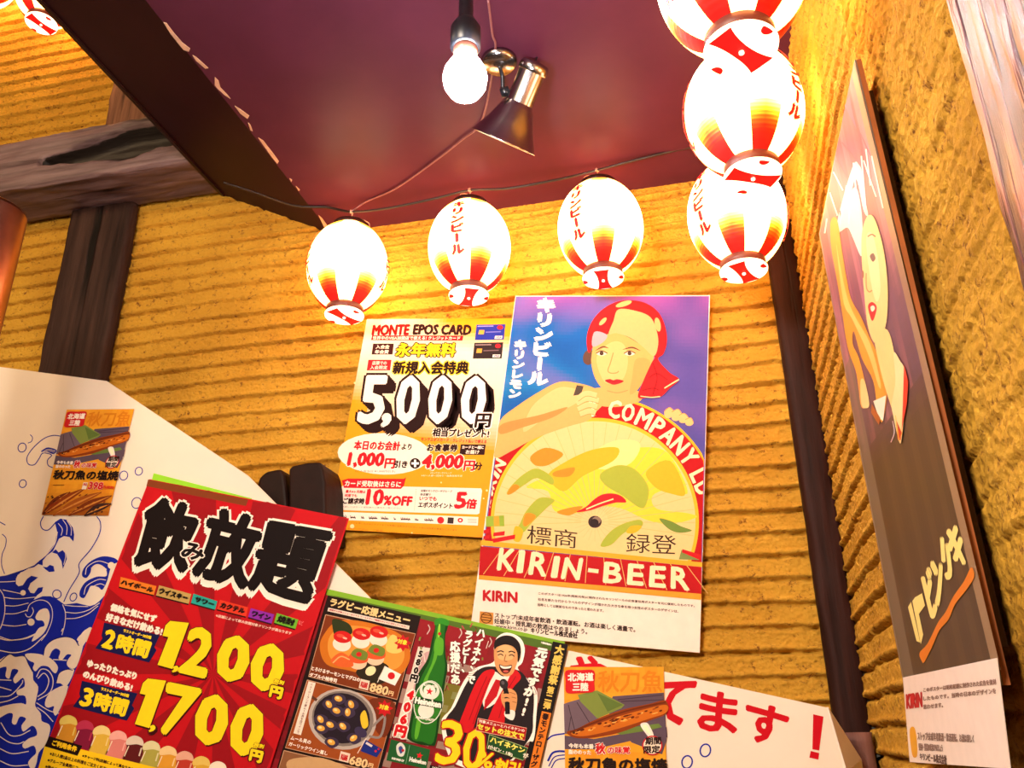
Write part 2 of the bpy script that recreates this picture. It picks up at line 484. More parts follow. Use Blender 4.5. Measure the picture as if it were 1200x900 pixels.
# ================================================================== THE ROOM
ZC = 3.172                                   # ceiling height
def fr(x, y, z, f): return mn.noise(Vector((x*f, y*f, z*f)))
def plaster_depth(h, z, seed, rough, space):
    """depth carved into the clay: wavy comb grooves with crumbs along them"""
    zz = z + 0.012*mn.noise(Vector((h*1.3, z*1.1, seed))) + 0.0045*mn.noise(Vector((h*7, z*5, seed+3))) + 0.0026*mn.noise(Vector((h*24, z*24, seed+6)))
    t = (zz/space) % 1.0
    e = abs(t-0.5)*space
    wob = 0.62+0.55*mn.noise(Vector((h*5, z*9, seed+8)))+0.45*mn.noise(Vector((h*28, z*12, seed+4)))
    g = math.exp(-(e/0.0048)**2)*0.026*max(0.10, wob)
    lip = math.exp(-((t-0.5)*space-0.011)**2/0.00003)*0.008
    crumb = (mn.noise(Vector((h*75, z*75, seed)))+0.5*mn.noise(Vector((h*150, z*150, seed))))
    near = math.exp(-(e/0.016)**2)
    d = 0.006 + g - lip + crumb*(0.0020*rough+0.0085*near) + 0.003*mn.noise(Vector((h*3, z*3, seed+5)))
    return max(0.0, d)
def mirror_steps(segs):
    out = []
    for a, b, n in segs: out += list(np.linspace(a, b, n, endpoint=False))
    out.append(segs[-1][1]); return out
us = mirror_steps([(-4.4, -3.15, 40), (-3.15, 0.0, 330)])
vs = mirror_steps([(0.0, 1.35, 30), (1.35, 4.75, 1000)])
me = grid_mesh('wall_back', lambda a, b: (a, plaster_depth(a, b, 1.0, 1.0, 0.062), b), us, vs)
me.polygons.foreach_set('use_smooth', [True]*len(me.polygons))
structure(link('wall_back', me, None, plaster('ochre_clay_plaster', 'y', 0.9)), 'ochre clay plaster wall combed with level grooves')
us = mirror_steps([(-3.0, -1.75, 60), (-1.75, 0.0, 340)])
vs = mirror_steps([(0.0, 1.2, 30), (1.2, ZC, 480)])
def right_fn(a, b):
    k = min(1.0, max(0.0, (-a-0.45)/0.9))
    d = plaster_depth(a, b+0.05*k*mn.noise(Vector((a*2.2, b*2.2, 4))), 7.0, 1.0+0.5*k, 0.062)
    n1 = mn.noise(Vector((a*8, b*34, 2))); n2 = mn.noise(Vector((a*48, b*80, 6))); n3 = mn.noise(Vector((a*90, b*110, 9)))
    soft = 0.009 + 0.004*n1 + 0.003*n2 + 0.012*max(0.0, n2*0.7+n3*0.6+0.35*n1-0.30)
    return (max(0.0, d*(1-0.8*k) + soft*k), a, b)
me = grid_mesh('wall_right', right_fn, us, vs)
me.flip_normals()
me.polygons.foreach_set('use_smooth', [True]*len(me.polygons))
structure(link('wall_right', me, None, plaster('rough_clay_plaster', 'x', 1.0)), 'rough pitted ochre plaster wall beside the corner post')

# floor (below the picture, carries the standing board)
mb = MB(); mb.box((-4.4, -3.0, -0.05), (0.02, 0.02, 0.0))
structure(mb.obj('floor', wood('floor_boards', '#2a1710', '#5a3a25', 'X')), 'dark wooden floor')

# ceiling: a flat dark red-purple panel that folds up to one side
mcl = plain('dark_purple_ceiling', (0.078, 0.017, 0.037), rough=0.40, spec=0.10, bump=0.05, scale=6, var=0.10)
XS = -1.524; XE = -1.987; ZE = 3.4155
mb = MB()
prof = [(0.02, ZC), (XS, ZC), (XS, ZC+0.035), (0.02, ZC+0.035)]
mb.prism([(x, -3.0, z) for x, z in prof], (0, 3.02, 0))
ceil = structure(mb.obj('ceiling', mcl), 'dark purple lacquered ceiling folding upward along a torn seam')
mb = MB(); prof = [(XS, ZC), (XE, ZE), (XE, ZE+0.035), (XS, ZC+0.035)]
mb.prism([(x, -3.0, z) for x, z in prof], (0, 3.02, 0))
mb.obj('sloped_panel', plain('shade_tinted_panel', (0.030, 0.005, 0.017), rough=0.45, spec=0.08, bump=0.05, scale=6, var=0.10), ceil)  # ceiling purple made darker here, so the fold's shade is in the colour
# narrow trim under the rising edge
mb = MB()
d = Vector((XE-XS, 0, ZE-ZC)).normalized(); nn = Vector((d.z, 0, -d.x)); nn = -nn if nn.z > 0 else nn
e0 = Vector((XE, -3.0, ZE)); w_ = 0.022
mb.prism([e0, e0-d*w_, e0-d*w_+nn*0.006, e0+nn*0.006], (0, 3.0, 0))
mb.obj('edge_trim', plain('trim_brown', '#260c10', rough=0.45, spec=0.2), ceil)
# torn paper along the fold: pale ragged shreds hanging from the seam
mb = MB()
def seam_pt(px, py): return on_z(px, py, ZC-0.002)
tear = [[(575,80),(585,82),(612,118),(640,150),(668,172),(664,182),(645,176),(630,158),(600,120)],
        [(677,195),(690,202),(732,240),(722,242),(690,215)],
        [(755,272),(768,285),(774,308),(800,335),(810,348),(790,335),(765,312),(755,300)],
        [(825,373),(845,385),(876,408),(870,418),(845,400)],
        [(872,432),(880,440),(888,462),(880,458)],
        [(908,485),(925,495),(960,540),(980,568),(975,576),(955,552),(925,510)],
        [(1018,628),(1027,634),(1024,641)], [(1040,655),(1054,668),(1050,672)],
        [(1120,758),(1132,768),(1152,796),(1140,800)]]
for t in tear:
    mb.prism([seam_pt(x/3.0, y/3.0) for x, y in t], (0, 0, 0.002))
mb.obj('torn_seam', plain('torn_paper', '#c9a58c', rough=0.8), ceil)
# upper ceiling beyond the fold
mb = MB(); mb.box((-4.4, -3.0, 4.75), (0.02, 0.02, 4.8))
structure(mb.obj('ceiling_upper', plain('brown_upper_ceiling', '#4a2c1c', rough=0.8)), 'brown upper ceiling above the fold')

# ------------------------------------------------------------------ old timbers
ZB = 1.912+1.5
yf = on_z(110, 206, ZB).y
zt = on_y(84, 150, yf).z
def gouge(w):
    # long hollow gouged out of the front face
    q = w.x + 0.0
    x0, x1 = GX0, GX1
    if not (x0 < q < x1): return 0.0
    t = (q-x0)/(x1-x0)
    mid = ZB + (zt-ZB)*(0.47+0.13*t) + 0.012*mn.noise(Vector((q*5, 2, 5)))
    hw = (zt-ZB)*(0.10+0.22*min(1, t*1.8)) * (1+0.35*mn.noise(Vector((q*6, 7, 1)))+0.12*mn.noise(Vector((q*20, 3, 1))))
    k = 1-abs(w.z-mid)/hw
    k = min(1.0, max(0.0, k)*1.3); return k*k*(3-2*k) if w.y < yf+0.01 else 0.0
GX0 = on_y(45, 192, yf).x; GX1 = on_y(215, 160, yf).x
bm_ = timber('ceiling_beam', (-4.35, yf, ZB), (-1.78, 0.0, zt), wood('weathered_beam', '#38242a', '#8a7074', 'X', rough=0.55, spec=0.4, scale=10, crack=0.9, hollow_shade='#140a08'), 0.010, 0.012, 16, 1.0, gouge)
tag(bm_, 'weathered grey timber beam with a gouged hollow, its shade painted in, running level along the plaster wall', 'beam')

px0 = on_y(68, 310, -0.045).x; px1 = on_y(141, 318, -0.045).x
pst = timber('wall_post', (px0, -0.045, 0.0), (px1, 0.012, ZB+0.002), wood('dark_post', '#1c0e0d', '#46302a', 'Z', rough=0.65, spec=0.15, scale=9, crack=0.8), 0.018, 0.006, 18, 4.0)
tag(pst, 'dark brown grained post below the weathered beam', 'post')
qx0 = on_y(121, 140, -0.03).x
pu = timber('wall_post', (qx0, -0.03, zt-0.001), (qx0+0.30, 0.012, zt+0.50), wood('red_brown_post', '#3b1c14', '#9a6a50', 'Z', rough=0.7, scale=12, crack=0.9), 0.016, 0.006, 18, 9.0)
tag(pu, 'short reddish post stub standing on top of the weathered beam', 'post')

cpx = on_y(902.5, 320, -0.05).x
cp = timber('corner_post', (cpx, -0.052, 0.0), (0.014, 0.014, ZC-0.001), wood('corner_post_wood', '#140908', '#3a1c16', 'Z', rough=0.6, spec=0.12, scale=9, crack=0.6), 0.016, 0.005, 18, 14.0)
tag(cp, 'thin dark post standing in the corner between the two plaster walls', 'post')

# pale pink-grey post close by on the other wall
b0 = on_x(1095, 0, -0.045); b1 = on_x(1180, 300, -0.045)
rp = timber('cracked_post', (-0.045, -2.15, 0.0), (-0.001, b1.y+0.0, ZC-0.001), wood('cracked_pink_wood', '#54282f', '#96626a', 'Z', rough=0.33, spec=0.7, scale=13, crack=3.1), 0.012, 0.003, 22, 21.0, chip=0.006)
tag(rp, 'cracked pinkish grey post with a shiny worn face on the rough wall', 'post')

# short timber block at the foot of the corner
k0 = on_y(1004, 858, -0.10); k1 = on_y(1040, 905, -0.10)
mb = MB()
kb = [on_x(1004, 858, -0.03), on_x(1022, 858, -0.03), on_x(1050, 905, -0.03), on_x(1024, 905, -0.03)]
blk = timber('timber_block', (-0.075, -0.15, 0.0), (-0.002, -0.055, on_y(1010, 858, -0.15).z), wood('block_wood', '#4a2a24', '#8a5c50', 'Z', rough=0.6, scale=9), 0.02, 0.004, 14, 30.0)
tag(blk, 'brown squared timber at the foot of the corner post', 'timber')

# two dark log ends fixed on the wall behind the posters
mlog = plain('charred_wood', '#1c0a08', rough=0.55, spec=0.15, bump=0.4, scale=18, var=0.35)
def log_end(front, depth_y, lab):
    pts = [on_y(x, y, depth_y) for x, y in front]
    mb = MB(); mb.prism(pts, (0, -depth_y+0.004, 0))
    me = mb.mesh('wooden_stake')
    o = link('wooden_stake', me, None, mlog)
    bv = o.modifiers.new('soft_edges', 'BEVEL'); bv.width = 0.012; bv.segments = 3; bv.limit_method = 'ANGLE'
    tag(o, lab, 'wooden stake'); return o
def C7(x, y): return (280+x/5.0, 520+y/5.0)
log_end([C7(75,330),C7(90,285),C7(115,195),C7(155,160),C7(240,142),C7(268,180),C7(285,330),C7(300,560),C7(60,560)], -0.11, 'dark rounded wooden stake end beside the white board')
log_end([C7(292,330),C7(290,150),C7(310,128),C7(400,110),C7(475,105),C7(492,150),C7(505,230),C7(508,400),C7(508,560),C7(290,560)], -0.14, 'dark flat topped wooden stake end beside the orange poster')

# copper pipe
pc = on_y(-14, 246, -0.85); rr = (on_y(20, 262, -0.85)-on_y(-14, 262, -0.85)).length
mcop = plain('copper_tube', (0.62, 0.26, 0.16), rough=0.28, metal=1.0, scale=12, var=0.15)
zt2 = pc.z
mb = MB(); mb.lathe([(rr, -zt2+0.0), (rr, -0.012), (rr*0.985, -0.004), (rr*0.93, 0.0), (rr*0.86, -0.002), (rr*0.86, -0.10)], 48, (0,0,0), cap=False)
pipe = empty('copper_pipe', (pc.x, pc.y, zt2))
mb.obj('tube', mcop, pipe, True)
mb = MB(); mb.lathe([(rr+0.006, -zt2), (rr+0.022, -zt2), (rr+0.022, -zt2+0.012), (rr+0.002, -zt2+0.02)], 48, cap=False)
mb.obj('floor_collar', mcop, pipe, True)
mb = MB(); mb.lathe([(0.001, -0.1), (rr*0.86, -0.1), (rr*0.86, -0.095), (0.001, -0.095)], 48)
mb.obj('end_plate', mcop, pipe, True)
tag(pipe, 'upright copper pipe with a rolled rim in front of the plaster wall', 'pipe')

# ================================================================== PAPER LANTERNS
def lantern_mat():
    m, nt, b = new_mat('lit_lantern_paper')
    tc = N(nt, 'ShaderNodeTexCoord'); sx = N(nt, 'ShaderNodeSeparateXYZ')
    nt.links.new(tc.outputs['Object'], sx.inputs[0])
    def M(op, a, b_=None, c=None):
        n = N(nt, 'ShaderNodeMath'); n.operation = op
        for i, q in enumerate((a, b_, c)):
            if q is None: continue
            if isinstance(q, (int, float)): n.inputs[i].default_value = q
            else: nt.links.new(q, n.inputs[i])
        return n.outputs[0]
    ng = M('MULTIPLY', sx.outputs['Y'], -1.0)
    ph = M('ARCTAN2', sx.outputs['X'], ng)                    # 0 towards -Y
    t = M('FRACT', M('ADD', M('DIVIDE', ph, 2*math.pi/5), 10.0))  # stripes centred at 36+72k deg -> t=0.5
    dist = M('ABSOLUTE', M('SUBTRACT', t, 0.5))
    z = M('DIVIDE', sx.outputs['Z'], LAN_B)                   # -1..1
    az = M('ABSOLUTE', z)
    # painted red petals run from both rims, widest near the shoulder
    half = M('MULTIPLY', 0.235, 1.0)
    inside = M('LESS_THAN', dist, half)
    # colour along the petal: bulb behind the belly washes the red out to yellow and white
    rib = M('MULTIPLY', M('SINE', M('MULTIPLY', sx.outputs['Z'], 2*math.pi/0.0075)), 0.018)
    q = M('ADD', M('SUBTRACT', M('ADD', az, rib), M('MULTIPLY', M('GREATER_THAN', z, 0.0), 0.27)), M('MULTIPLY', M('SUBTRACT', dist, 0.1), -0.25))
    cr = N(nt, 'ShaderNodeValToRGB'); e = cr.color_ramp.elements
    e[0].position = 0.30; e[0].color = (1.0, 0.80, 0.50, 1)
    e[1].position = 0.86; e[1].color = (0.75, 0.003, 0.002, 1)
    for p, c in ((0.40, (1.0, 0.62, 0.10, 1)), (0.52, (1.0, 0.36, 0.012, 1)), (0.62, (0.9, 0.13, 0.004, 1)), (0.72, (0.8, 0.012, 0.002, 1))):
        k = e.new(p); k.color = c
    nt.links.new(q, cr.inputs['Fac'])
    st = N(nt, 'ShaderNodeMapRange'); st.interpolation_type = 'SMOOTHSTEP'
    st.inputs['From Min'].default_value = 0.32; st.inputs['From Max'].default_value = 0.66; st.inputs['To Min'].default_value = LAN_E; st.inputs['To Max'].default_value = 1.15
    nt.links.new(q, st.inputs['Value'])
    mx = N(nt, 'ShaderNodeMix'); mx.data_type = 'RGBA'
    mx.inputs['A'].default_value = (1.0, 0.37, 0.09, 1)
    nt.links.new(inside, mx.inputs['Factor']); nt.links.new(cr.outputs['Color'], mx.inputs['B'])
    mb_ = N(nt, 'ShaderNodeMix'); mb_.data_type = 'RGBA'; mb_.inputs['A'].default_value = (0.8, 0.7, 0.6, 1); mb_.inputs['B'].default_value = (0.10, 0.004, 0.003, 1)
    nt.links.new(inside, mb_.inputs['Factor']); nt.links.new(mb_.outputs['Result'], b.inputs['Base Color'])
    ms = N(nt, 'ShaderNodeMix'); ms.data_type = 'FLOAT'
    ms.inputs['A'].default_value = LAN_E*1.25
    nt.links.new(inside, ms.inputs['Factor']); nt.links.new(st.outputs['Result'], ms.inputs['B'])
    nt.links.new(mx.outputs['Result'], b.inputs['Emission Color']); nt.links.new(ms.outputs['Result'], b.inputs['Emission Strength'])
    b.inputs['Roughness'].default_value = 0.6
    return m
def glow(name, col, e, base=None):
    if name in MATS: return MATS[name]
    m, nt, b = new_mat(name)
    tc = N(nt, 'ShaderNodeTexCoord'); nz = N(nt, 'ShaderNodeTexNoise'); nz.inputs['Scale'].default_value = 30
    nt.links.new(tc.outputs['Object'], nz.inputs['Vector'])
    mr = N(nt, 'ShaderNodeMapRange'); mr.inputs['To Min'].default_value = e*0.92; mr.inputs['To Max'].default_value = e*1.08
    nt.links.new(nz.outputs['Fac'], mr.inputs['Value']); nt.links.new(mr.outputs['Result'], b.inputs['Emission Strength'])
    b.inputs['Base Color'].default_value = (base or col)+(1,); b.inputs['Emission Color'].default_value = col+(1,)
    b.inputs['Roughness'].default_value = 0.5
    MATS[name] = m; return m
D2 = (on_y(550, 291, -0.155)-CAM).length
LR = 47.5/FPX*D2*1.0                           # belly radius
LAN_B = LR*1.26                                # half height of the full ellipsoid
ZR = 0.90                                      # rims cut it at +-0.90
RR = LR*math.sqrt(1-ZR*ZR)
mlan = lantern_mat()
mrim = plain('lantern_rim_brown', '#2a0f0b', rough=0.4, spec=0.4)
mcollar = glow('glowing_brown_collar', (0.10, 0.012, 0.006), 1.0, (0.10, 0.02, 0.012))
mdiskw = glow('lit_base_paper', (1.0, 0.62, 0.40), 3.2)
mred = glow('lit_red_ink', (0.85, 0.004, 0.006), 1.05)
mletter = glow('lit_red_lettering', (0.55, 0.006, 0.012), 1.0)
mwire = plain('thin_black_wire', '#1b0d0d', rough=0.45)
mclip = plain('pale_clip', '#b48a78', rough=0.5)
def rad(z): return LR*math.sqrt(max(0.0, 1-(z/LAN_B)**2))
def make_lantern():
    root = empty('paper_lantern')
    # ribbed paper body
    prof = []
    nr = 34
    for i in range(nr*4+1):
        z = -ZR*LAN_B + 2*ZR*LAN_B*i/(nr*4)
        prof.append((rad(z)*(1.0+0.004*math.cos(2*math.pi*i/4)), z))
    mb = MB(); mb.lathe(prof, 80, cap=False); mb.obj('paper_body', mlan, root, True)
    zt = ZR*LAN_B
    mb = MB(); mb.lathe([(RR*0.97, zt-0.003), (RR*1.06, zt-0.004), (RR*1.08, zt+0.004), (RR*1.04, zt+0.013), (RR*0.9, zt+0.014), (RR*0.9, zt+0.002)], 48, cap=False)
    mb.obj('top_rim', mrim, root, True)
    mb = MB(); mb.lathe([(RR*0.99, -zt+0.003), (RR*1.04, -zt), (RR*1.05, -zt-0.021), (RR*1.02, -zt-0.022), (RR*1.0, -zt-0.020)], 48, cap=False)
    mb.obj('base_collar', mcollar, root, True)
    zd = -zt-0.023
    mb = MB(); mb.lathe([(RR*1.06, zd+0.002), (RR*1.10, zd-0.001), (RR*1.08, zd-0.006), (0.0005, zd-0.009)], 64, cap=False)
    disk = mb.obj('base_disc', mdiskw, root, True)
    # red band across the base, flaring to the edge, and two red petal tips
    mb = MB(); R1 = RR*1.075
    def disc_z(r): return zd-0.0105+0.003*r/R1
    us_ = [-1+2*i/30 for i in range(31)]
    top = []; bot = []
    for u in us_:
        hw = 0.26+0.16*abs(u)**2.2
        x = u*R1*math.sqrt(max(0.02, 1-(hw*0.9)**2)); y = hw*R1*0.92
        top.append((x, y, disc_z(math.hypot(x, y)))); bot.append((x, -y, disc_z(math.hypot(x, y))))
    ba = math.radians(-135); cb, sb = math.cos(ba), math.sin(ba)      # the band lies 45 degrees off the seam
    mb.add([(x*cb-y*sb, x*sb+y*cb, z) for x, y, z in top+bot], [(i, i+1, 31+i+1, 31+i) for i in range(30)])
    for s in (-1, 1):
        for a in (86,):
            a = a-135
            ca, sa = s*math.cos(math.radians(a)), s*math.sin(math.radians(a))
            c = Vector((ca*R1*0.95, sa*R1*0.95, 0)); p = []
            for k in range(16):
                t = 2*math.pi*k/16; q = c+Vector((math.cos(t)*0.19*R1, math.sin(t)*0.19*R1, 0))
                if q.length > R1*0.99: q = q*(R1*0.99/q.length)
                p.append((q.x, q.y, disc_z(q.length)))
            mb.add(p, [tuple(range(16))])
    mb.obj('red_band', mred, disk)
    mb = MB(); mb.lathe([(0.0045, zd-0.004), (0.0045, zd-0.013), (0.002, zd-0.015)], 12); mb.obj('pin', mdiskw, disk, True)
    # lettering painted down two of the white panels
    for a0 in (-72, 72):
        mb = MB(); n = 6; z0 = 0.64*LAN_B; z1 = -0.56*LAN_B; hh = (z0-z1)/n; ww = LR*0.37
        for i, ch in enumerate('キリンビール'):
            v, f, a = em_glyph(ch); vv = []
            for li, (dx, dz) in enumerate(((0, 0), (0.0034, 0), (-0.0034, 0), (0, 0.0026), (0, -0.0026))):
                vv = []
                for x, y in v:
                    z = z0-hh*(i+y)+dz; r = rad(z)*1.004+0.0045+li*0.00012
                    ph = math.radians(a0)+((x-0.5)*ww+dx)/LR
                    vv.append((r*math.sin(ph), -r*math.cos(ph), z))
                mb.add(vv, f)
        mb.obj('lettering', mletter, root)
    # bulb holder and wire handle above
    mb = MB(); mb.lathe([(0.010, zt-0.004), (0.010, zt+0.022), (0.006, zt+0.030), (0.004, zt+0.046)], 16); mb.obj('bulb_holder', mrim, root, True)
    mb = MB(); mb.tube(spline([(-RR*1.02, 0, zt+0.006), (-RR*0.86, 0, zt+0.026), (-0.012, 0, zt+0.046), (0.004, 0, zt+0.050), (RR*0.55, 0, zt+0.044), (RR*1.05, 0, zt+0.030), (RR*1.05, 0, zt+0.004)], 8), 0.0011, 6)
    mb.obj('wire_handle', mclip, root, True)
    mb = MB(); mb.tube([(0, 0, zt+0.044), (0.002, 0.001, zt+0.056), (0, 0, zt+0.068)], 0.0016, 6); mb.box((-0.006, -0.004, zt+0.064), (0.006, 0.004, zt+0.073))
    mb.obj('clip', mclip, root)
    return root
def dup(root):
    r = root.copy(); COL.objects.link(r)
    for ch in [c for c in bpy.data.objects if c.parent == root]:
        c = ch.copy(); COL.objects.link(c); c.parent = r
        for g in [x for x in bpy.data.objects if x.parent == ch]:
            d_ = g.copy(); COL.objects.link(d_); d_.parent = c
    return r
LAN0 = make_lantern()
DL = FPX*LR
specs = [ # centre px, apparent radius px, turn (deg, towards the viewer's right), label
    ((407.5, 314), 48.0, 0, 'glowing paper lantern hanging above the orange card poster, its lettering turned to both sides'),
    ((550, 290), 47.5, 55, 'glowing paper lantern with red lettering, above the gap between the two wall posters'),
    ((703.5, 268), 48.5, 40, 'glowing paper lantern with red lettering, straight above the tall poster of the woman'),
    ((863, 252), 53.5, 28, 'glowing paper lantern lowest of the stack in the corner, over the corner post'),
    ((871.5, 131), 62.5, -12, 'glowing round white paper lantern second lowest in the stack by the rough wall'),
    ((855.5, -32), 76, 12, 'large paper lantern topmost of the corner stack, only its striped base showing'),
    ((58, -9), 47, -20, 'paper lantern partly hidden by the rising ceiling edge, red and white base showing'),
    ((-16, -30), 47, 30, 'paper lantern at the far end of the string beyond the rising ceiling edge'),
]
LPOS = []
for i, (c, rp_, turn, lab) in enumerate(specs):
    o = LAN0 if i == 0 else dup(LAN0)
    if i < 3: p = on_y(c[0], c[1], -0.155)
    elif i < 6: p = at_dist(c[0], c[1], DL/rp_)
    else: p = on_y(c[0], c[1], -0.19)
    o.location = p
    v = CAM-p
    face = math.atan2(v.x, -v.y)      # direction to the viewer, 0 = -Y
    o.rotation_euler = (0, 0, face+math.radians(turn))
    tag(o, lab, 'paper lantern', 'striped paper lanterns on the string')
    LPOS.append(p)

# ------------------------------------------------------------------ lantern string and flex along the ceiling
TOP = ZR*LAN_B+0.068
hooks = [p+Vector((0, 0, TOP)) for p in LPOS]
zw = ZC-0.007
def cl(px, py): return on_z(px, py, zw)
pts = [cl(262, 214), cl(300, 226), cl(345, 241), cl(383, 243)]
h = [hooks[0], hooks[1], hooks[2]]
pts += [h[0], (h[0]*0.7+h[1]*0.3)-Vector((0, 0, 0.012)), (h[0]*0.3+h[1]*0.7)-Vector((0, 0, 0.008)), h[1],
        (h[1]*0.7+h[2]*0.3)-Vector((0, 0, 0.016)), (h[1]*0.3+h[2]*0.7)-Vector((0, 0, 0.012)), h[2]]
pts += [h[2]*0.5+cl(815, 172)*0.5+Vector((0, 0, 0.004)), cl(815, 172)]
pts += [hooks[3], hooks[4], hooks[5]]
pts += [hooks[5]+Vector((0, -0.5, 0))]
for p_ in pts: p_.z = min(p_.z, zw)
mb = MB(); mb.tube(spline(pts, 8), 0.0042, 8)
lead = tag(mb.obj('lantern_cord', mwire, None, True), 'thin black cord the paper lanterns hang from, looped under the dark ceiling', 'cord')

# ------------------------------------------------------------------ bare bulb
pb = on_y(545, 92, -1.08)
mbulb = glow('lit_bulb_glass', (0.93, 0.92, 1.0), BULB_E)
msock = plain('black_socket', '#14161c', rough=0.35)
mchrome = plain('worn_chrome', (0.36, 0.33, 0.33), rough=0.22, metal=1.0, scale=9, var=0.2)
bl = empty('hanging_bulb', pb)
BR = 24.5/FPX*(pb-CAM).length
mb = MB()
mb.lathe([(0.001, -BR*1.12), (BR*0.35, -BR*1.06), (BR*0.7, -BR*0.82), (BR*0.93, -BR*0.42), (BR*1.0, 0.0), (BR*0.93, BR*0.40), (BR*0.74, BR*0.78), (BR*0.5, BR*1.1), (BR*0.42, BR*1.35)], 40, cap=False)
mb.obj('glass', mbulb, bl, True)
mb = MB(); mb.lathe([(BR*0.46, BR*1.30), (BR*0.56, BR*1.36), (BR*0.56, BR*1.75), (BR*0.52, BR*1.8)], 32, cap=False)
mb.obj('screw_collar', plain('copper_collar', (0.45, 0.17, 0.12), rough=0.4, metal=0.7), bl, True)
zc_ = ZC-pb.z
mb = MB(); mb.lathe([(BR*0.60, BR*1.72), (BR*0.70, BR*1.8), (BR*0.70, BR*2.9), (BR*0.5, BR*3.3), (BR*0.34, BR*3.5), (BR*0.34, BR*5.2), (BR*0.22, BR*5.5)], 32)
mb.obj('socket', msock, bl, True)
mb = MB(); mb.tube(spline([(0, 0, BR*5.3), (0.004, 0, BR*5.3*0.5+zc_*0.5), (0, 0, zc_-0.001)], 8), 0.005, 8); mb.obj('flex', msock, bl, True)
mb = MB(); mb.lathe([(0.035, zc_-0.001), (0.035, zc_-0.014), (0.022, zc_-0.022), (0.008, zc_-0.026)], 32); mb.obj('ceiling_rose', msock, bl, True)
tag(bl, 'bare white light bulb burning on a black socket under the dark ceiling', 'light bulb')

# ------------------------------------------------------------------ unlit chrome spotlight
dist_sp = (on_z(600, 130, ZC)-CAM).length-0.17
def sp(px, py, dd=0.0): return at_dist(px, py, dist_sp+dd)
A = sp(628, 74); Bm = sp(590, 166.5, -0.012)
ax = (Bm-A); Lx = ax.length; axn = ax.normalized()
pxm = dist_sp/FPX
spot = empty('spotlight', A)
loc = lambda p: p-A
mb = MB()
rn = 16.5*pxm; ro = 38*pxm
mb.lathe([(rn*0.35, -0.004), (rn*0.9, 0.0), (rn*1.02, 0.010), (rn*1.02, 0.024), (rn*0.96, 0.027)], 40, axis=axn)
mb.obj('end_cap', mchrome, spot, True)
mb = MB()
mb.lathe([(rn*0.93, 0.022), (rn*0.93, Lx*0.52)], 40, axis=axn, cap=False)
mb.obj('lamp_neck', mchrome, spot, True)
mb = MB()
z0 = Lx*0.50
mb.lathe([(rn*0.93, z0), (rn*1.15, z0+(Lx-z0)*0.12), (ro*0.72, z0+(Lx-z0)*0.55), (ro*0.99, Lx-0.003), (ro*1.02, Lx), (ro*0.98, Lx), (ro*0.70, z0+(Lx-z0)*0.55), (rn*0.9, z0+(Lx-z0)*0.12), (rn*0.6, z0)], 56, axis=axn, cap=False)
sh = mb.obj('lamp_shade', mchrome, spot, True)
mb = MB(); mb.lathe([(rn*0.5, z0-0.01), (rn*0.85, z0+0.012), (rn*1.4, z0+(Lx-z0)*0.55), (0.001, z0+(Lx-z0)*0.75)], 32, axis=axn, cap=False)
mb.obj('reflector_bulb', plain('frosted_bulb', '#d8ccc4', rough=0.3), sh, True)
# swivel bracket up to a round ceiling mount
mt = on_z(585, 70, ZC)
mb = MB(); mb.lathe([(0.001, -0.022), (0.040, -0.020), (0.047, -0.010), (0.047, -0.001)], 40, o=loc(mt), axis=(0,0,1)); mb.obj('ceiling_mount', mchrome, spot, True)
mid = A+axn*(Lx*0.30)
mb = MB(); side = sp(592, 108, 0.01)
mb.tube(spline([loc(mt)+Vector((0,0,-0.02)), loc(mt)*0.5+loc(side)*0.5, loc(side), loc(mid)], 8), 0.0055, 8)
mb.lathe([(0.013, -0.012), (0.013, 0.012)], 20, o=loc(side), axis=(1, 0, 0.2)); mb.obj('swivel_bracket', msock, spot, True)
mb = MB(); mb.tube(spline([(0, 0, -0.002), (0.002, 0, 0.016), (0.012, 0.02, 0.05), loc(mt)+Vector((0.03, 0, -0.006))], 8), 0.0022, 6); mb.obj('flex', msock, spot, True)
tag(spot, 'unlit chrome spotlight with a flared shade tilted down beside the bare bulb', 'spotlight')

# pink flex from the lamps to the lantern string, and one down from above the bulb
mb = MB()
mb.tube(spline([cl(572, 0), cl(577, 40), cl(580, 62), cl(565, 140), cl(540, 165), cl(500, 196), cl(462, 222), cl(430, 236), hooks[0]+Vector((0, 0, 0.002))], 8), 0.0028, 8)
tag(mb.obj('lamp_flex', plain('pink_flex', '#7a4a4c', rough=0.4), None, True), 'thin pinkish flex crossing the dark ceiling from the lamps to the lantern cord', 'cord')

# ================================================================== THE WHITE BOARD
YB = -0.300                                   # front of the standing board
BO = Flat('y', YB)
INK = '#16249a'
WHITE = '#ead9c4'
mwhite = plain('white_board_paint', '#e9dccb', rough=0.5, spec=0.3, var=0.04, scale=5)
out = [(-90, 418), (0, 430), (125, 446.5), (290, 557), (437, 704), (560, 737), (665, 762), (968, 829)]
P_ = [BO.P(*p) for p in out]
cre = BO.P(990, 905)
mb = MB()
front = P_ + [Vector((cre.x, YB, cre.z)), Vector((cre.x, YB, 0.0)), Vector((P_[0].x, YB, 0.0))]
mb.prism(front, (0, 0.006, 0))
board = empty('advertising_board', (P_[0].x, YB, 0.0))
def under(o, root):
    o.parent = root; o.matrix_parent_inverse = Matrix.Translation(-Vector(root.location)); return o
under(mb.obj('panel', mwhite, None), board)
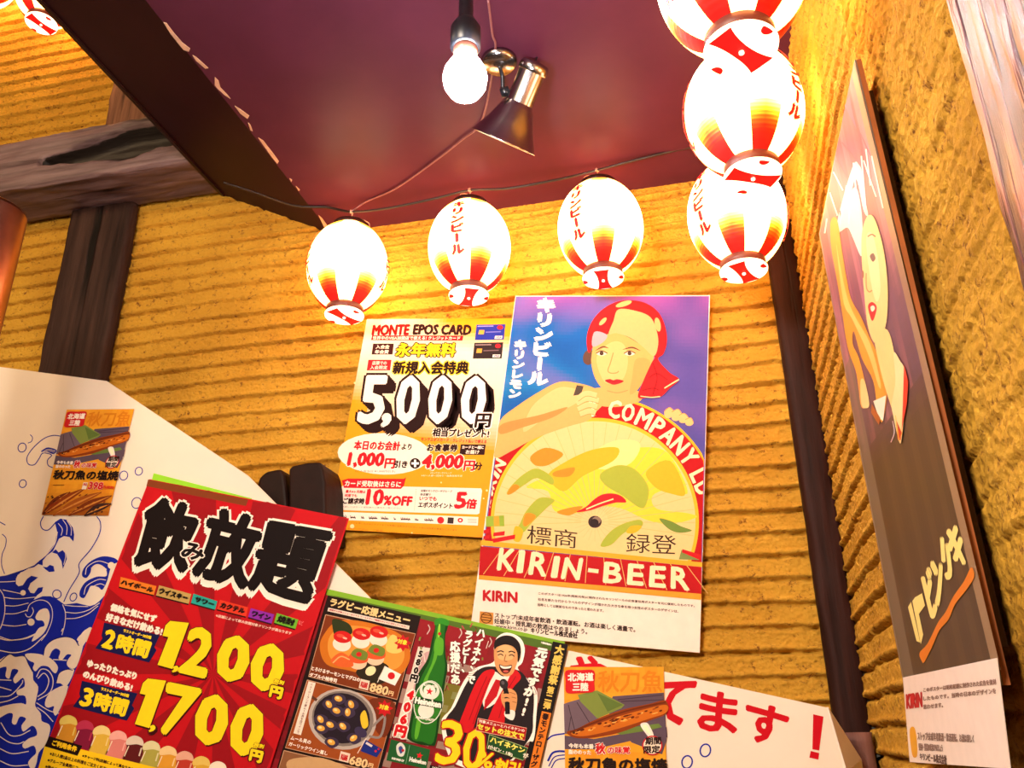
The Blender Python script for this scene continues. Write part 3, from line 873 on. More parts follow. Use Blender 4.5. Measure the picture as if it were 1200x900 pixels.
# folded back end flap
f1 = on_y(1007, 890, YB+0.10); f2 = on_y(1050, 962, YB+0.13)
mb = MB(); a0, a1 = P_[-1], Vector((cre.x, YB, cre.z))
mb.add([a0, a1, f1], [(0, 2, 1)]); mb.add([a1, (a1.x, YB, 0), (f1.x, f1.y, 0), f1], [(0, 3, 2, 1)])
fl = mb.obj('folded_flap', mwhite, None); under(fl, board)
so = fl.modifiers.new('board_thickness', 'SOLIDIFY'); so.thickness = 0.005; so.offset = -1
tag(board, 'big white advertising board with blue waves and red lettering, its top cut to a slope', 'board')
def board_print(name, fn):
    p = Print(BO, z=2); fn(p); under(p.obj(name, None), board)

def red_letters(p):
    p.crop(760, 760, 4.0); R = '#c40a1c'
    p.qtext('て', ((35,150),(222,158),(168,358),(0,330)), R, 7)
    p.qtext('ま', ((252,192),(420,226),(408,405),(230,372)), R, 7)
    p.qtext('す', ((460,240),(664,300),(600,468),(470,420)), R, 7)
    p.poly(R, [(772,308),(820,319),(800,478),(768,472)], 4); p.poly(R, [(760,480),(800,490),(796,521),(754,511)], 4)
    p.qtext('や', ((-350,20),(-180,62),(-190,200),(-380,170)), R, 7)
    p.qtext('っ', ((-150,130),(-40,158),(-60,250),(-170,225)), R, 7)
board_print('red_lettering', red_letters)

def waves(p):
    C = WHITE
    # --- upper thin outlines and bubbles
    p.crop(20, 480, 6.428); z = 2
    p.line(INK, [(330,200),(270,195),(200,220),(120,290),(75,360),(85,410),(130,415),(165,370),(190,330),(230,330),(260,345),(230,380),(235,420),(275,440)], 7, 2)
    p.smooth(INK, [(180,318),(205,295),(240,285),(298,305),(275,335),(225,318)], 2)
    p.line(C, [(195,318),(235,300),(290,312)], 4, 3); p.line(C, [(200,326),(235,310),(282,322)], 3, 3)
board_print('wave_curl_print', waves)
for c_, r_ in (((38,286),30), ((803,497),30), ((917,464),27), ((900,703),36), ((43,558),26)):
    board_print('bubble_print', lambda p: p.crop(20, 480, 6.428).ring(INK, c_, r_, 7, r_*1.15, 0.4, 2))
board_print('bubble_tail_print', lambda p: p.crop(20, 480, 6.428).line(INK, [(98,188),(116,210),(108,240),(82,252)], 6, 2))
def big_wave(p):
    C = WHITE
    # --- big wave
    p.crop(0, 600, 6.0)
    p.line(INK, [(305,30),(285,75),(298,118),(340,126),(390,75)], 7, 2)
    p.line(INK, [(680,30),(706,75),(700,150),(640,260),(558,360),(556,430),(488,545),(448,632)], 7, 2)
    p.line(INK, [(-5,68),(38,92)], 7, 2); p.line(INK, [(15,155),(42,185),(38,240),(15,300),(12,375),(32,435)], 6, 2)
    crest = [(-60,462),(0,452),(80,440),(160,420),(240,375),(325,300),(385,222),(402,140),(386,72),(425,46),(470,55),(512,110),(522,160),(516,208),(488,176),(450,170),(415,188),(392,235),(372,275),(330,305),(298,345),(240,388),(170,404),(130,440),(60,470),(-60,480)]
    p.poly(INK, crest, 2)
    p.poly(INK, [(366,284),(392,262),(412,284),(440,268),(465,296),(470,330),(442,400),(432,345),(402,296)], 2)
    p.poly(INK, [(300,385),(330,388),(350,372),(376,380),(384,418),(345,422),(318,402)], 2)
    p.poly(INK, [(265,352),(300,338),(300,376),(268,366)], 2)
    sea = [(-60,470),(0,455),(60,448),(130,432),(112,470),(112,505),(130,522),(160,515),(190,470),(220,448),(268,460),(240,482),(215,500),(198,540),(215,568),(240,572),(268,532),(303,528),(295,560),(262,585),(235,618),
           (300,592),(355,592),(400,612),(452,650),(540,640),(632,662),(668,650),(700,625),(760,560),(640,900),(560,1000),(-60,1000)]
    p.poly(INK, sea, 2)
    # foam and white lines on it
    for pts in ([(-5,492),(60,490),(108,486)], [(20,548),(90,562),(150,575)], [(30,600),(120,610),(250,598)], [(36,658),(110,660),(200,640)], [(36,716),(110,714),(190,690)], [(10,792),(100,802),(185,790)],
                [(0,545),(28,600),(34,700),(10,800),(-20,850)], [(-5,875),(80,900),(180,890),(250,862)], [(230,372),(320,305),(385,225),(404,140)], [(410,80),(438,120),(430,165)], [(440,52),(470,100),(468,160)], [(470,58),(500,110),(500,165)],
                [(452,260),(462,310),(448,370)], [(455,655),(520,662),(620,665)], [(460,704),(540,710),(620,690),(700,640)], [(465,750),(540,745),(620,715),(690,660)], [(440,650),(460,710),(455,790),(435,865)],
                [(190,700),(210,650),(270,620),(330,630),(365,680),(365,760),(330,850),(290,905)], [(178,715),(190,735),(215,735),(235,700),(225,670)]):
        p.line(C, pts, 5, 3)
    p.smooth(C, [(250,735),(280,690),(330,680),(350,730),(335,800),(300,860),(240,905),(225,900),(270,820),(312,800),(300,765),(262,760)], 3)
    p.ell(C, (218,774), 25, z=3); p.ell(C, (162,568), 19, z=3); p.ring(INK, (400,578), 30, 7, z=4); p.ell(C, (400,578), 27, z=3)
    p.smooth(C, [(545,905),(570,860),(640,810),(660,905)], 3)
    p.ring(INK, (516,598), 22, 7, 30, 0.5, 2)
    # curling fingers
    p.smooth(INK, [(576,445),(590,395),(640,345),(720,312),(800,322),(830,350),(790,372),(770,420),(755,480),(735,525),(715,548),(690,528),(640,520),(618,560),(590,605),(560,590),(566,545),(605,490),(680,455),(748,450),(740,395),(690,366),(648,385),(634,430),(606,464)], 2)
    for pts in ([(600,440),(615,385),(690,345),(770,365)], [(640,395),(700,372),(750,405)], [(590,580),(610,520),(690,475),(745,478)], [(640,530),(700,505),(735,515)]):
        p.line(C, pts, 5, 3)
    p.ell(C, (782,376), 24, z=3)
    # --- lower foam crests
    p.crop(0, 740, 5.625)
    p.poly(INK, [(-60,60),(640,60),(640,1000),(-60,1000)], 2)
    foam = [
        [(-20,205),(60,150),(100,165),(160,162),(188,215),(215,265),(220,320),(252,365),(240,440),(232,490),(268,540),(275,590),(322,612),(330,655),(300,745),(255,800),(240,870),(215,915),(185,870),(205,835),(238,800),(222,752),(165,772),(148,745),(190,705),(242,685),(236,640),(208,622),(155,660),(142,620),(172,575),(130,562),(105,612),(78,600),(85,545),(50,540),(-20,575),(-20,510),(60,482),(140,472),(172,480),(165,425),(118,420),(112,390),(162,362),(152,305),(102,342),(88,310),(122,258),(80,250),(62,310),(36,292),(42,232),(-20,245)],
        [(285,160),(300,100),(350,55),(430,35),(490,52),(520,95),(548,92),(505,230),(460,240),(440,212),(452,180),(470,155),(440,152),(410,186),(386,176),(398,132),(370,112),(342,130),(320,172)],
        [(165,150),(230,145),(300,160),(350,190),(382,235),(368,275),(345,262),(318,232),(270,228),(235,262),(216,240),(226,208),(190,190)],
        [(370,335),(390,275),(440,250),(490,255),(440,360),(400,342)],
        [(296,485),(310,430),(360,380),(450,362),(378,545),(350,530),(356,492),(320,502)],
        [(518,85),(522,40),(560,-10),(600,-10),(548,95)]]
    for f_ in foam:
        p.smooth(C, f_, 3, 3)
    for pts in ([(-5,45),(60,58),(160,45),(245,10)], [(-5,125),(100,140),(200,110),(300,20)], [(-5,318),(75,322)], [(-5,365),(75,388)], [(-5,430),(70,420),(140,350),(150,320)], [(-5,470),(60,455),(120,425)],
                [(5,600),(60,680),(130,685),(200,650)], [(-5,690),(60,730),(120,740),(160,725)], [(-5,770),(80,805),(190,790)], [(-5,850),(80,885),(185,880)], [(240,470),(320,520),(390,540)], [(245,500),(300,540),(350,595)],
                [(240,300),(270,250),(320,260),(350,320),(330,400),(250,450)], [(250,310),(290,275),(322,320),(300,390),(248,430)], [(355,60),(385,70),(410,110)], [(350,185),(440,190)], [(405,0),(415,-20)], [(30,215),(60,210),(90,220)], [(350,90),(385,88),(412,112)], [(435,135),(470,140)]):
        p.line(C, pts, 6, 4)
    for pts in ([(285,160),(300,100),(350,55),(430,35),(490,52),(520,95)], [(-5,205),(60,150),(100,165),(160,162),(188,215),(215,265)], [(370,335),(390,275),(440,250),(480,255)]):
        p.line('#1a1a66', pts, 6, 4)
board_print('wave_print', big_wave)
def far_strokes(p):
    # --- strokes by the second fish poster
    p.crop(600, 740, 5.0)
    p.line(INK, [(205,635),(240,610),(310,598)], 9, 2); p.line(INK, [(210,760),(235,715),(270,702),(320,704)], 12, 2)
    p.line(INK, [(215,790),(250,735),(320,722)], 7, 2); p.line(INK, [(230,800),(260,755),(320,742)], 7, 2)
board_print('spray_print', far_strokes)
for c_ in ((1133,697), (1026,765)):
    board_print('bubble_print', lambda p: p.crop(600, 740, 5.0).ring(INK, c_, 30, 9, 37, 0.2, 2))

# ================================================================== POSTERS: sheet + printed parts
def poster(name, flat, corners, col, label, cat='poster', group=None):
    s_ = sheet(flat, corners, name, col); tag(s_, label, cat, group); return s_

# ------------------------------------------------------------------ orange card-offer poster on the wall
F1 = Flat('y', -0.012)
ec = [(430, 374), (601.5, 373), (567, 630), (384.7, 620)]
epos = poster('offer_poster', F1, ec, '#f3e9dd', 'orange and white card offer poster with a huge 5,000 on the plaster wall', 'poster')
p = Print(F1, z=1)
def bgcol(u, v):
    t = v+0.10*(0.5-u)
    top = mix('#f6ece2', '#f3d9bd', min(1, v*2.6)); low = mix('#f2a21c', '#ee9a14', v)
    k = (t-(0.42 if u > 0.12 else 0.30))/0.14
    k = max(k, (0.16-u)*6*(v-0.15)*3)
    return mix(top, low, k)
p.grad(ec, bgcol, 44, 60, 1)
p.crop(380, 360, 3.2125)
for c, r in (((115,285),4), ((440,660),3), ((95,740),3), ((105,825),8), ((612,690),4), ((600,720),3), ((60,690),4), ((330,850),3)): p.ell('#fbdca0', c, r, z=2)
p.obj('background_print', epos)
p = Print(F1, 380, 360, 3.2125, z=2); p.down = (-0.16, 1)
p.text('MONTE', (186,68), (322,66), 38, '#8c0a12', 3); p.text('EPOS CARD', (340,66), (555,68), 36, '#2a0b10', 3)
p.poly('#d01525', [(180,106),(524,107),(520,126),(176,124)]); p.text('世界中のVISA加盟店で使える! クレジットカード', (184,109), (512,110), 13, '#f6e6dc', 0.6)
p.obj('title_lettering', epos)
for nm, c1, q in (('blue_card', '#2030a0', [(573,66),(682,64),(676,122),(567,124)]), ('black_card', '#2a2026', [(565,134),(674,132),(668,193),(559,194)])):
    p = Print(F1, 380, 360, 3.2125, z=2); p.poly(c1, q); x, y = q[3]
    p.poly('#d8a040', [(x+16,y-38),(x+36,y-38),(x+33,y-22),(x+13,y-22)], 3); p.ell('#d02030', (x+95,y-48), 11, 8, z=3)
    p.poly('#f0e8e0', [(x+76,y-16),(x+104,y-16),(x+102,y-5),(x+74,y-5)], 3); p.text('VISA', (x+79,y-14), (x+101,y-14), 7, '#2a3080', 0.4, z=3)
    p.line('#6a70c0' if 'blue' in nm else '#6a5a60', [(x+40,y-30),(x+98,y-32)], 4, 3, False); p.line('#8a90d8' if 'blue' in nm else '#8a7a80', [(x+10,y-52),(x+70,y-53)], 4, 3, False)
    p.obj(nm, epos)
p = Print(F1, 380, 360, 3.2125, z=2); p.down = (-0.16, 1)
p.poly('#3a1014', [(184,137),(262,137),(257,178),(178,178)]); p.text('入会金', (196,142), (246,142), 14, '#f6e6dc', 0.6); p.text('年会費', (192,161), (243,161), 14, '#f6e6dc', 0.6)
p.text('永年無料', (276,136), (498,136), 50, '#f5d21c', 2.5, ('#2a1410', 4))
p.poly('#d8202a', [(166,198),(253,198),(248,238),(160,238)]); p.text('店頭での', (182,203), (236,203), 14, '#f6e6dc', 0.4); p.text('入会限定', (174,220), (238,220), 14, '#f6e6dc', 0.4)
p.text('新規入会特典', (264,205), (546,205), 46, '#241010', 2.5, ('#f3cf20', 4))
p.obj('headline_lettering', epos)
p = Print(F1, 380, 360, 3.2125, z=3)
dr = ('#22090a', 26, 28, 5, 14)
for t, q in (('5', ((153,262),(240,262),(212,434),(128,434))), (',', ((225,405),(250,405),(240,446),(216,446))), ('0', ((290,262),(365,262),(342,434),(266,434))),
             ('0', ((408,262),(486,262),(464,434),(388,434))), ('0', ((532,264),(612,264),(594,434),(510,434)))):
    p.qtext(t, q, '#fbf3ea', 7, ('#22090a', 9), dr)
p.qtext('円', ((574,402),(630,402),(622,452),(566,452)), '#22090a', 2.5, ('#fbf3ea', 5), z=6)
p.text('相当プレゼント!', (412,456), (622,462), 30, '#22090a', 1.5, ('#fbf3ea', 4), z=6, down=(-0.16, 1))
p.obj('big_price', epos)
p = Print(F1, 380, 360, 3.2125, z=2); p.down = (-0.16, 1)
p.ell('#fbeedd', (225,552), 175, 78, 0.03)
p.text('本日のお会計', (116,502), (288,506), 34, '#d01420', 1.6, z=3); p.text('より', (294,514), (330,515), 22, '#2a0b10', 1, z=3)
p.text('1,000', (97,548), (228,550), 55, '#d81420', 4, ('#fbeedd', 3), z=3, down=(-0.2,1)); p.text('円', (232,570), (268,571), 36, '#d81420', 2, z=3); p.text('引き', (266,578), (314,579), 26, '#2a0b10', 1.5, z=3)
p.ell('#22090a', (342,588), 20, z=3); p.poly('#fff', [(328,584),(356,584),(356,592),(328,592)], 4); p.poly('#fff', [(338,574),(346,574),(346,602),(338,602)], 4)
p.text('お食事券', (390,514), (504,516), 28, '#2a0b10', 1.6, ('#fbe8c8', 2)); p.poly('#2a0b10', [(514,516),(608,517),(603,556),(509,555)], 3)
p.text('カードと一緒に', (520,521), (601,522), 12, '#f6e6dc', 0.6, z=4); p.text('お届け', (534,538), (584,539), 14, '#f6e6dc', 0.6, z=4)
p.text('4,000', (376,556), (526,558), 56, '#d81420', 4, ('#fbeedd', 3), z=3, down=(-0.2,1)); p.text('円', (530,578), (568,579), 36, '#d81420', 2, ('#fbeedd', 3), z=3); p.text('分', (567,584), (596,585), 28, '#2a0b10', 1.5, z=3)
p.text('モンテエポスカード・クレジット払いで使える', (366,490), (612,500), 13, '#c01420', 0.5)
p.text('(ご入会当日 ¥1,000円引き)', (118,612), (268,614), 10, '#4a1a14'); p.text('※お一人様一回限り・他券併用不可', (366,630), (520,632), 7, '#fbeedd'); p.text('※モンテローザグループ', (400,620), (480,621), 7, '#fbeedd')
p.obj('discount_lettering', epos)
p = Print(F1, 380, 360, 3.2125, z=2); p.down = (-0.16, 1)
p.poly('#f9ecdc', [(72,670),(590,682),(594,690),(584,776),(576,780),(66,764),(58,756),(64,678)])
p.poly('#d01525', [(66,652),(90,645),(300,646),(308,640),(300,672),(288,684),(74,680)], 3); p.text('カード受取後はさらに', (80,652), (290,656), 22, '#fbf0e4', 0.8, z=4)
p.text('最大4ヶ月間は', (82,688), (156,690), 11, '#d01525', 0.5, z=3); p.text('何度でも', (78,703), (124,704), 11, '#d01525', 0.5, z=3); p.text('ご請求時', (74,718), (152,720), 22, '#2a0b10', 1.2, z=3)
p.text('10', (166,686), (226,688), 56, '#d01525', 4, z=3); p.text('%OFF', (228,710), (332,714), 34, '#d01525', 2.5, z=3)
for i in range(12): p.line('#b89a80', [(346-i*0.6,684+i*7),(345.5-i*0.6,688+i*7)], 1.5, 3, False)
p.text('全国のモンテローザグループ', (364,686), (482,689), 9, '#2a0b10', 0.3, z=3); p.text('各店舗で', (362,700), (402,701), 9, '#2a0b10', 0.3, z=3)
p.text('いつでも', (360,712), (424,714), 15, '#d01525', 0.8, z=3); p.text('エポスポイント', (356,733), (484,738), 20, '#2a0b10', 1, z=3)
p.text('5', (500,698), (538,699), 58, '#d01525', 4, z=3); p.text('倍', (538,722), (576,723), 36, '#d01525', 2, z=3)
p.text('※詳しくはカード受取後のご案内をご覧ください', (70,748), (290,754), 6, '#6a4a3a', z=3)
p.obj('points_box', epos)
p = Print(F1, 380, 360, 3.2125, z=2)
p.poly('#f9ecdc', [(56,770),(580,790),(578,822),(50,800)])
rnd = random.Random(3)
for x, w in ((74,20), (108,20), (145,12), (184,32), (228,28), (266,8), (306,36), (348,14), (394,34)):
    y = 786+x*0.035; s_ = 7
    for k in range(int(w/5)): p.line('#5a3a30', [(x-w/2+k*5,y-s_+rnd.random()*5),(x-w/2+k*5+4,y+s_-rnd.random()*5)], 2.4, 3, False)
    p.line('#4a2a24', [(x-w/2,y+2),(x+w/2,y+3)], 4, 3, False)
p.ell('#d8202a', (438,802), 13, z=3); p.poly('#3a2a2c', [(465,791),(488,792),(486,815),(463,814)], 3); p.ell('#d8202a', (512,802), 10, 9, z=3); p.ell('#f9ecdc', (512,802), 4, z=4)
for i in range(3): p.line('#9a8a80', [(540,798+i*6),(574,799+i*6)], 2, 3, False)
p.text('カードのお申し込みはスタッフまでお気軽にお声がけください 入会には所定の審査がございます', (80,806), (500,836), 7, '#8a5a10'); p.text('モンテローザグループ各店', (60,828), (220,838), 6, '#8a5a10')
p.obj('shop_row', epos)


# ------------------------------------------------------------------ tall poster of the woman with the parasol
F2 = Flat('y', -0.020)
kc = [(604, 346.5), (832, 346), (820, 765), (550.5, 741.5)]
kp = poster('picture_poster', F2, kc, '#eee0d2', 'tall vintage poster of a woman in a red headscarf behind a parasol', 'poster')
K1 = (550, 340, 4.09); K2 = (540, 540, 3.913)
pic = [(604.6, 347.5), (831, 347), (821.5, 703), (561, 679)]
p = Print(F2, z=1)
def sky(u, v):
    c = mix('#1560b4', '#5a4fa0', min(1, max(0, (u-0.38)/0.35)))
    c = mix(c, '#9a4aa8', max(0, 1-v/0.10)*0.8*(0.4+0.6*abs(math.sin(u*7))))
    c = mix(c, '#1a86c4', max(0, 1-abs(v-0.30)/0.13)*max(0, 1-u/0.5)*0.8)
    n_ = mn.noise(Vector((u*5, v*9, 3.0)))
    return mix(c, '#8a5ab0' if n_ > 0 else '#10348a', abs(n_)*0.7)
p.grad(pic, sky, 60, 90, 1); p.obj('sky_print', kp)
p = Print(F2, *K1, z=6)
p.vtext('キリンビール', (372,36), (325,458), 100, '#fbf3e2', 7); p.vtext('キリンレモン', (248,238), (213,520), 66, '#fbf3e2', 4.5)
p.obj('title_lettering', kp)
# parasol, drawn about its hub
hub = (697, 611.6)
def arc(r, a0, a1, n=40, k=1.0): return [(hub[0]+r*math.cos(math.radians(a)), hub[1]-r*k*math.sin(math.radians(a))) for a in np.linspace(a0, a1, n)]
def xl(y): return 561+(679-y)*(43.6/331.5)+1.0      # picture edges at height y
def xr(y): return 821.5+(703-y)*(9.5/356)-0.8
def clampx(P): return [(min(max(x, xl(y)), xr(y)), y) for x, y in P]
def band_top(x): return 635.8+(x-564)*0.099
p = Print(F2, z=2)
rim = clampx(arc(149, 203, -23, 70)); rim = [(x, min(y, band_top(x))) for x, y in rim]
p.poly('#e8b021', rim, 3)
rim = clampx(arc(146, 203, -23, 70)); rim = [(x, min(y, band_top(x))) for x, y in rim]
p.poly('#b00c14', rim, 4)
rim = clampx(arc(122, 203, -23, 70)); rim = [(x, min(y, band_top(x))) for x, y in rim]
p.poly('#e9b42a', rim, 5)
rim = clampx(arc(118, 203, -23, 70)); rim = [(x, min(y, band_top(x))) for x, y in rim]
p.poly('#e6c688', rim, 6)
for k in range(26):
    a = math.radians(-8+k*7.6); p.line('#d9b56c', [(hub[0]+16*math.cos(a), hub[1]-16*math.sin(a)), (hub[0]+117*math.cos(a), hub[1]-117*math.sin(a))], 0.7, 7, False)
p.poly('#b00c14', [(563,640),(822,664.5),(822,697),(561,674)], 4)
p.poly('#e3a82a', [(564,633),(823,659),(823,664.5),(563,639)], 7); p.poly('#d79a2c', [(561,674),(822,696),(821.5,703),(561,679)], 5)
p.obj('parasol_print', kp)
inside = lambda x, y: (min(max(x, xl(y)+0.5), xr(y)-0.5), y)
p = Print(F2, z=9, warp=inside)
def arc_char(ch, a, r, h, w):
    t = math.radians(a); rad_ = (math.cos(t), -math.sin(t)); tan = (math.sin(t), math.cos(t))
    c = (hub[0]+r*rad_[0], hub[1]+r*rad_[1])
    q = [(c[0]+sx*tan[0]*w/2+sy*rad_[0]*h/2, c[1]+sx*tan[1]*w/2+sy*rad_[1]*h/2) for sx, sy in ((-1,1),(1,1),(1,-1),(-1,-1))]
    p.qtext(ch, q, '#f4e2b8', 0.9, z=8)
for ch, a, w in (('Y',91,11), ('C',80,13), ('O',73,13), ('M',64.5,16), ('P',56.5,12), ('A',49.5,14), ('N',42,14), ('Y',34.5,14), ('L',24,11), ('D',17,12)): arc_char(ch, a, 134, 20, w)
p.obj('rim_lettering', kp)
p = Print(F2, z=9, warp=inside)
for ch, a, w in (('K',170,11), ('I',165,4), ('R',160,11), ('I',155,4), ('N',149.5,12)): arc_char(ch, a, 131, 13, w)
p.obj('rim_lettering', kp)
p = Print(F2, *K2, z=9)
for t, q in (('K', ((182,402),(252,408),(238,505),(168,498))), ('I', ((272,412),(292,414),(280,512),(258,510))), ('R', ((328,420),(402,428),(388,528),(312,518))), ('I', ((432,440),(452,442),(438,534),(416,532))),
             ('N', ((482,446),(558,450),(540,545),(462,538))), ('B', ((662,466),(740,472),(732,562),(655,555))), ('E', ((772,474),(838,480),(834,570),(765,564))), ('E', ((872,484),(938,488),(936,580),(866,574))), ('R', ((968,488),(1042,494),(1046,592),(966,582)))):
    p.qtext(t, q, '#f4e2b8', 4.5, z=6)
p.poly('#f4e2b8', [(585,492),(632,498),(630,516),(582,510)], 8)
for x in range(12): p.line('#e2b86a', [(150+x*85+(615-150-x*85)*0.12,382+x*8),(150+x*85-(615-150-x*85)*0.10,520+x*8)], 3, 7, False)
p.obj('name_lettering', kp)
p = Print(F2, *K2, z=9)
for t, TL, TR, h_ in (('標商', (305,294), (535,320), 84), ('録登', (760,332), (990,342), 88)):
    p = Print(F2, *K2, z=9)
    p.text(t, TL, TR, h_, '#3a2418', 0, z=6, down=(-0.05,1)); p.obj('trademark_lettering', kp)
# leaping beast on the parasol, hub and ribs
p = Print(F2, *K2, z=8)
Y1, Y2, G1, O1 = '#f2cf3a', '#e9b023', '#9fae3a', '#e08a22'
p.crop(*K2)
p.smooth(Y1, [(300,120),(420,60),(520,20),(640,-30),(800,-60),(930,-50),(1000,40),(1040,150),(960,130),(880,160),(900,220),(1040,240),(1080,260),(960,290),(850,270),(740,220),(640,210),(540,240),(430,230),(400,140)], 7)
p.smooth('#f6e08a', [(560,0),(700,-90),(820,-80),(780,10),(660,40)], 8)
p.smooth(Y2, [(400,70),(470,10),(600,-50),(720,-60),(700,0),(560,70),(470,140)], 8)
p.smooth(G1, [(640,60),(720,20),(800,40),(860,120),(850,200),(820,215),(740,160),(660,110)], 9)
p.smooth(Y2, [(850,50),(960,0),(1030,150),(960,150),(890,120)], 9)
p.smooth(O1, [(430,50),(520,30),(500,70),(430,72)], 10); p.smooth(O1, [(320,-20),(390,-60),(470,-30),(400,20),(340,20)], 9)
for pts, c in (([(420,75),(350,35),(290,60),(235,110),(210,150),(240,145),(300,105),(350,80),(420,110)], G1), ([(240,110),(270,120),(235,150),(212,152)], O1), ([(430,180),(360,170),(300,230),(270,290),(245,330),(285,330),(330,280),(390,220)], G1),
               ([(300,240),(345,255),(300,300),(285,285)], O1), ([(250,300),(285,320),(270,370),(240,360)], Y2), ([(910,265),(960,275),(1010,300),(1060,320),(1000,330),(950,310)], '#6f8a3a'), ([(820,270),(740,290),(680,330),(640,390),(690,385),(750,330),(830,300)], G1), ([(780,300),(830,300),(800,330),(760,330)], Y2), ([(560,210),(500,250),(440,235),(500,215)], O1)):
    p.smooth(c, pts, 10)
p.smooth('#d01822', [(530,235),(590,228),(650,208),(710,192),(758,190),(740,164),(700,150),(650,154),(610,178),(575,210)], 11)
p.line('#f3e0a0', [(575,222),(640,195),(700,175)], 6, 12)
p.ell('#3a2a2a', (615,280), 31, 28, z=12); p.ell('#8a7464', (622,273), 20, 17, z=13); p.ell('#2a1d1f', (612,284), 20, 18, z=14)
for k in range(20):
    a = 2*math.pi*k/20; p.line('#d8b878', [(615+36*math.cos(a),280+34*math.sin(a)),(615+95*math.cos(a),280+90*math.sin(a))], 2, 7, False)
p.poly('#8fae3a', [(115,255),(198,250),(200,300),(115,302)], 10); p.poly('#c8a030', [(150,256),(175,254),(178,298),(152,300)], 11)
for q in ([(105,318),(130,312),(128,330),(104,334)], [(104,345),(132,340),(130,356),(102,360)], [(150,330),(202,322),(200,342),(148,346)], [(140,358),(250,338),(248,358),(150,376)]): p.poly('#c4161f', q, 10)
p.poly('#7a8a4a', [(1012,408),(1095,455),(1000,452)], 10); p.poly('#c4161f', [(1016,405),(1100,430),(1103,458),(1014,420)], 11)
p.obj('beast_print', kp)
# the woman
SK, SK2, SK3 = '#dca862', '#e6bc7c', '#c98a48'
p = Print(F2, *K1, z=10)
p.smooth(SK, [(150,622),(230,555),(330,490),(430,440),(520,446),(600,470),(660,520),(600,590),(570,625),(480,652),(390,682),(300,718),(200,772),(122,805),(132,715)], 10)
p.smooth(SK2, [(300,560),(400,480),(470,465),(560,500),(480,560),(380,600),(260,680)], 11)
p.smooth(SK3, [(160,640),(330,600),(470,560),(400,610),(250,660),(150,690)], 11)
p.smooth(SK, [(600,470),(800,480),(820,530),(700,560),(590,540)], 10)
p.poly('#4a4038', [(515,455),(548,460),(536,500),(498,506)], 12)
for pts in ([(520,520),(560,495),(610,505)], [(515,545),(565,520),(620,530)], [(520,570),(570,550),(612,560)], [(530,595),(575,580),(605,590)]):
    p.line('#e8c083', pts, 26, 12); p.line('#c88a48', [(a+2, b+13) for a, b in pts], 3, 13)
p.obj('shoulder_and_arm', kp)
p = Print(F2, *K1, z=14)
p.smooth('#5a4038', [(545,320),(560,292),(590,290),(600,330),(575,358),(550,348)], 12)
p.smooth(SK, [(588,300),(598,258),(640,222),(690,202),(770,212),(850,262),(884,312),(872,352),(842,410),(812,470),(768,506),(710,508),(650,484),(604,424),(585,352)], 13)
p.smooth('#e6b978', [(610,320),(680,250),(740,260),(760,340),(740,420),(690,450),(640,430)], 14)
p.smooth('#d39c58', [(800,330),(868,345),(820,460),(770,500),(780,420)], 14)
p.line('#6a4430', [(604,290),(640,272),(668,278)], 8, 15, taper=True); p.line('#6a4430', [(735,285),(780,275),(820,290)], 8, 15, taper=True)
for cx_ in (634, 768):
    p.smooth('#fbeed0', [(cx_-26,304),(cx_,292),(cx_+26,304),(cx_,315)], 15); p.ell('#4a342c', (cx_,303), 10, 10, z=16); p.line('#5a3a2c', [(cx_-27,304),(cx_,291),(cx_+28,303)], 5, 17)
p.line('#c98a50', [(690,300),(676,350),(664,386),(680,398),(706,396),(716,388)], 5, 15)
p.smooth('#b5202a', [(650,434),(672,426),(690,431),(710,427),(740,436),(712,450),(684,452)], 15); p.line('#6a1018', [(652,436),(692,438),(738,437)], 3, 16)
p.line('#c98a50', [(660,482),(710,492),(760,480)], 4, 15)
p.obj('face', kp)
p = Print(F2, *K1, z=18)
p.smooth('#cf1c22', [(572,300),(562,230),(585,155),(635,95),(705,56),(780,48),(850,64),(908,108),(940,180),(946,250),(930,305),(905,332),(960,395),(1005,428),(960,470),(915,512),(860,515),(808,512),(836,430),(872,350),(886,315),(820,262),(750,220),(690,205),(640,222),(598,262)], 18)
p.smooth('#e0b078', [(715,92),(800,100),(868,130),(898,196),(905,260),(884,316),(830,270),(770,228),(705,206),(668,210),(690,150)], 19)
for c, rx, ry, a in (((740,66),40,12,-0.3), ((903,165),14,34,-0.2), ((640,150),24,10,-0.8)): p.ell('#dcae74', c, rx, ry, a, 19)
p.smooth('#c4a0b0', [(590,270),(600,200),(660,215),(640,250)], 19)
for pts in ([(860,420),(900,400),(950,430)], [(830,480),(880,470),(910,480)], [(880,350),(900,420),(880,500)]): p.line('#8a0f18', pts, 6, 20)
p.line('#f3d8a0', [(935,470),(970,448),(1005,428)], 6, 20); p.line('#f3d8a0', [(820,508),(870,514),(915,510)], 5, 20)
p.obj('headscarf', kp)
p = Print(F2, *K1, z=12)
for q in ([(935,580),(960,562),(980,580),(965,610),(940,610)], [(970,585),(1000,570),(1018,592),(1000,625),(972,620)], [(1005,600),(1030,590),(1050,610),(1035,635),(1008,632)], [(1035,620),(1062,612),(1075,635),(1060,650),(1038,645)]): p.smooth(SK2, q, 12); p.line('#c88a48', q[:3], 3, 13)
p.obj('hand', kp)
p = Print(F2, *K2, z=2); p.down = (-0.02, 1)
p.text('KIRIN', (104,594), (258,604), 46, '#b4141e', 3.5)
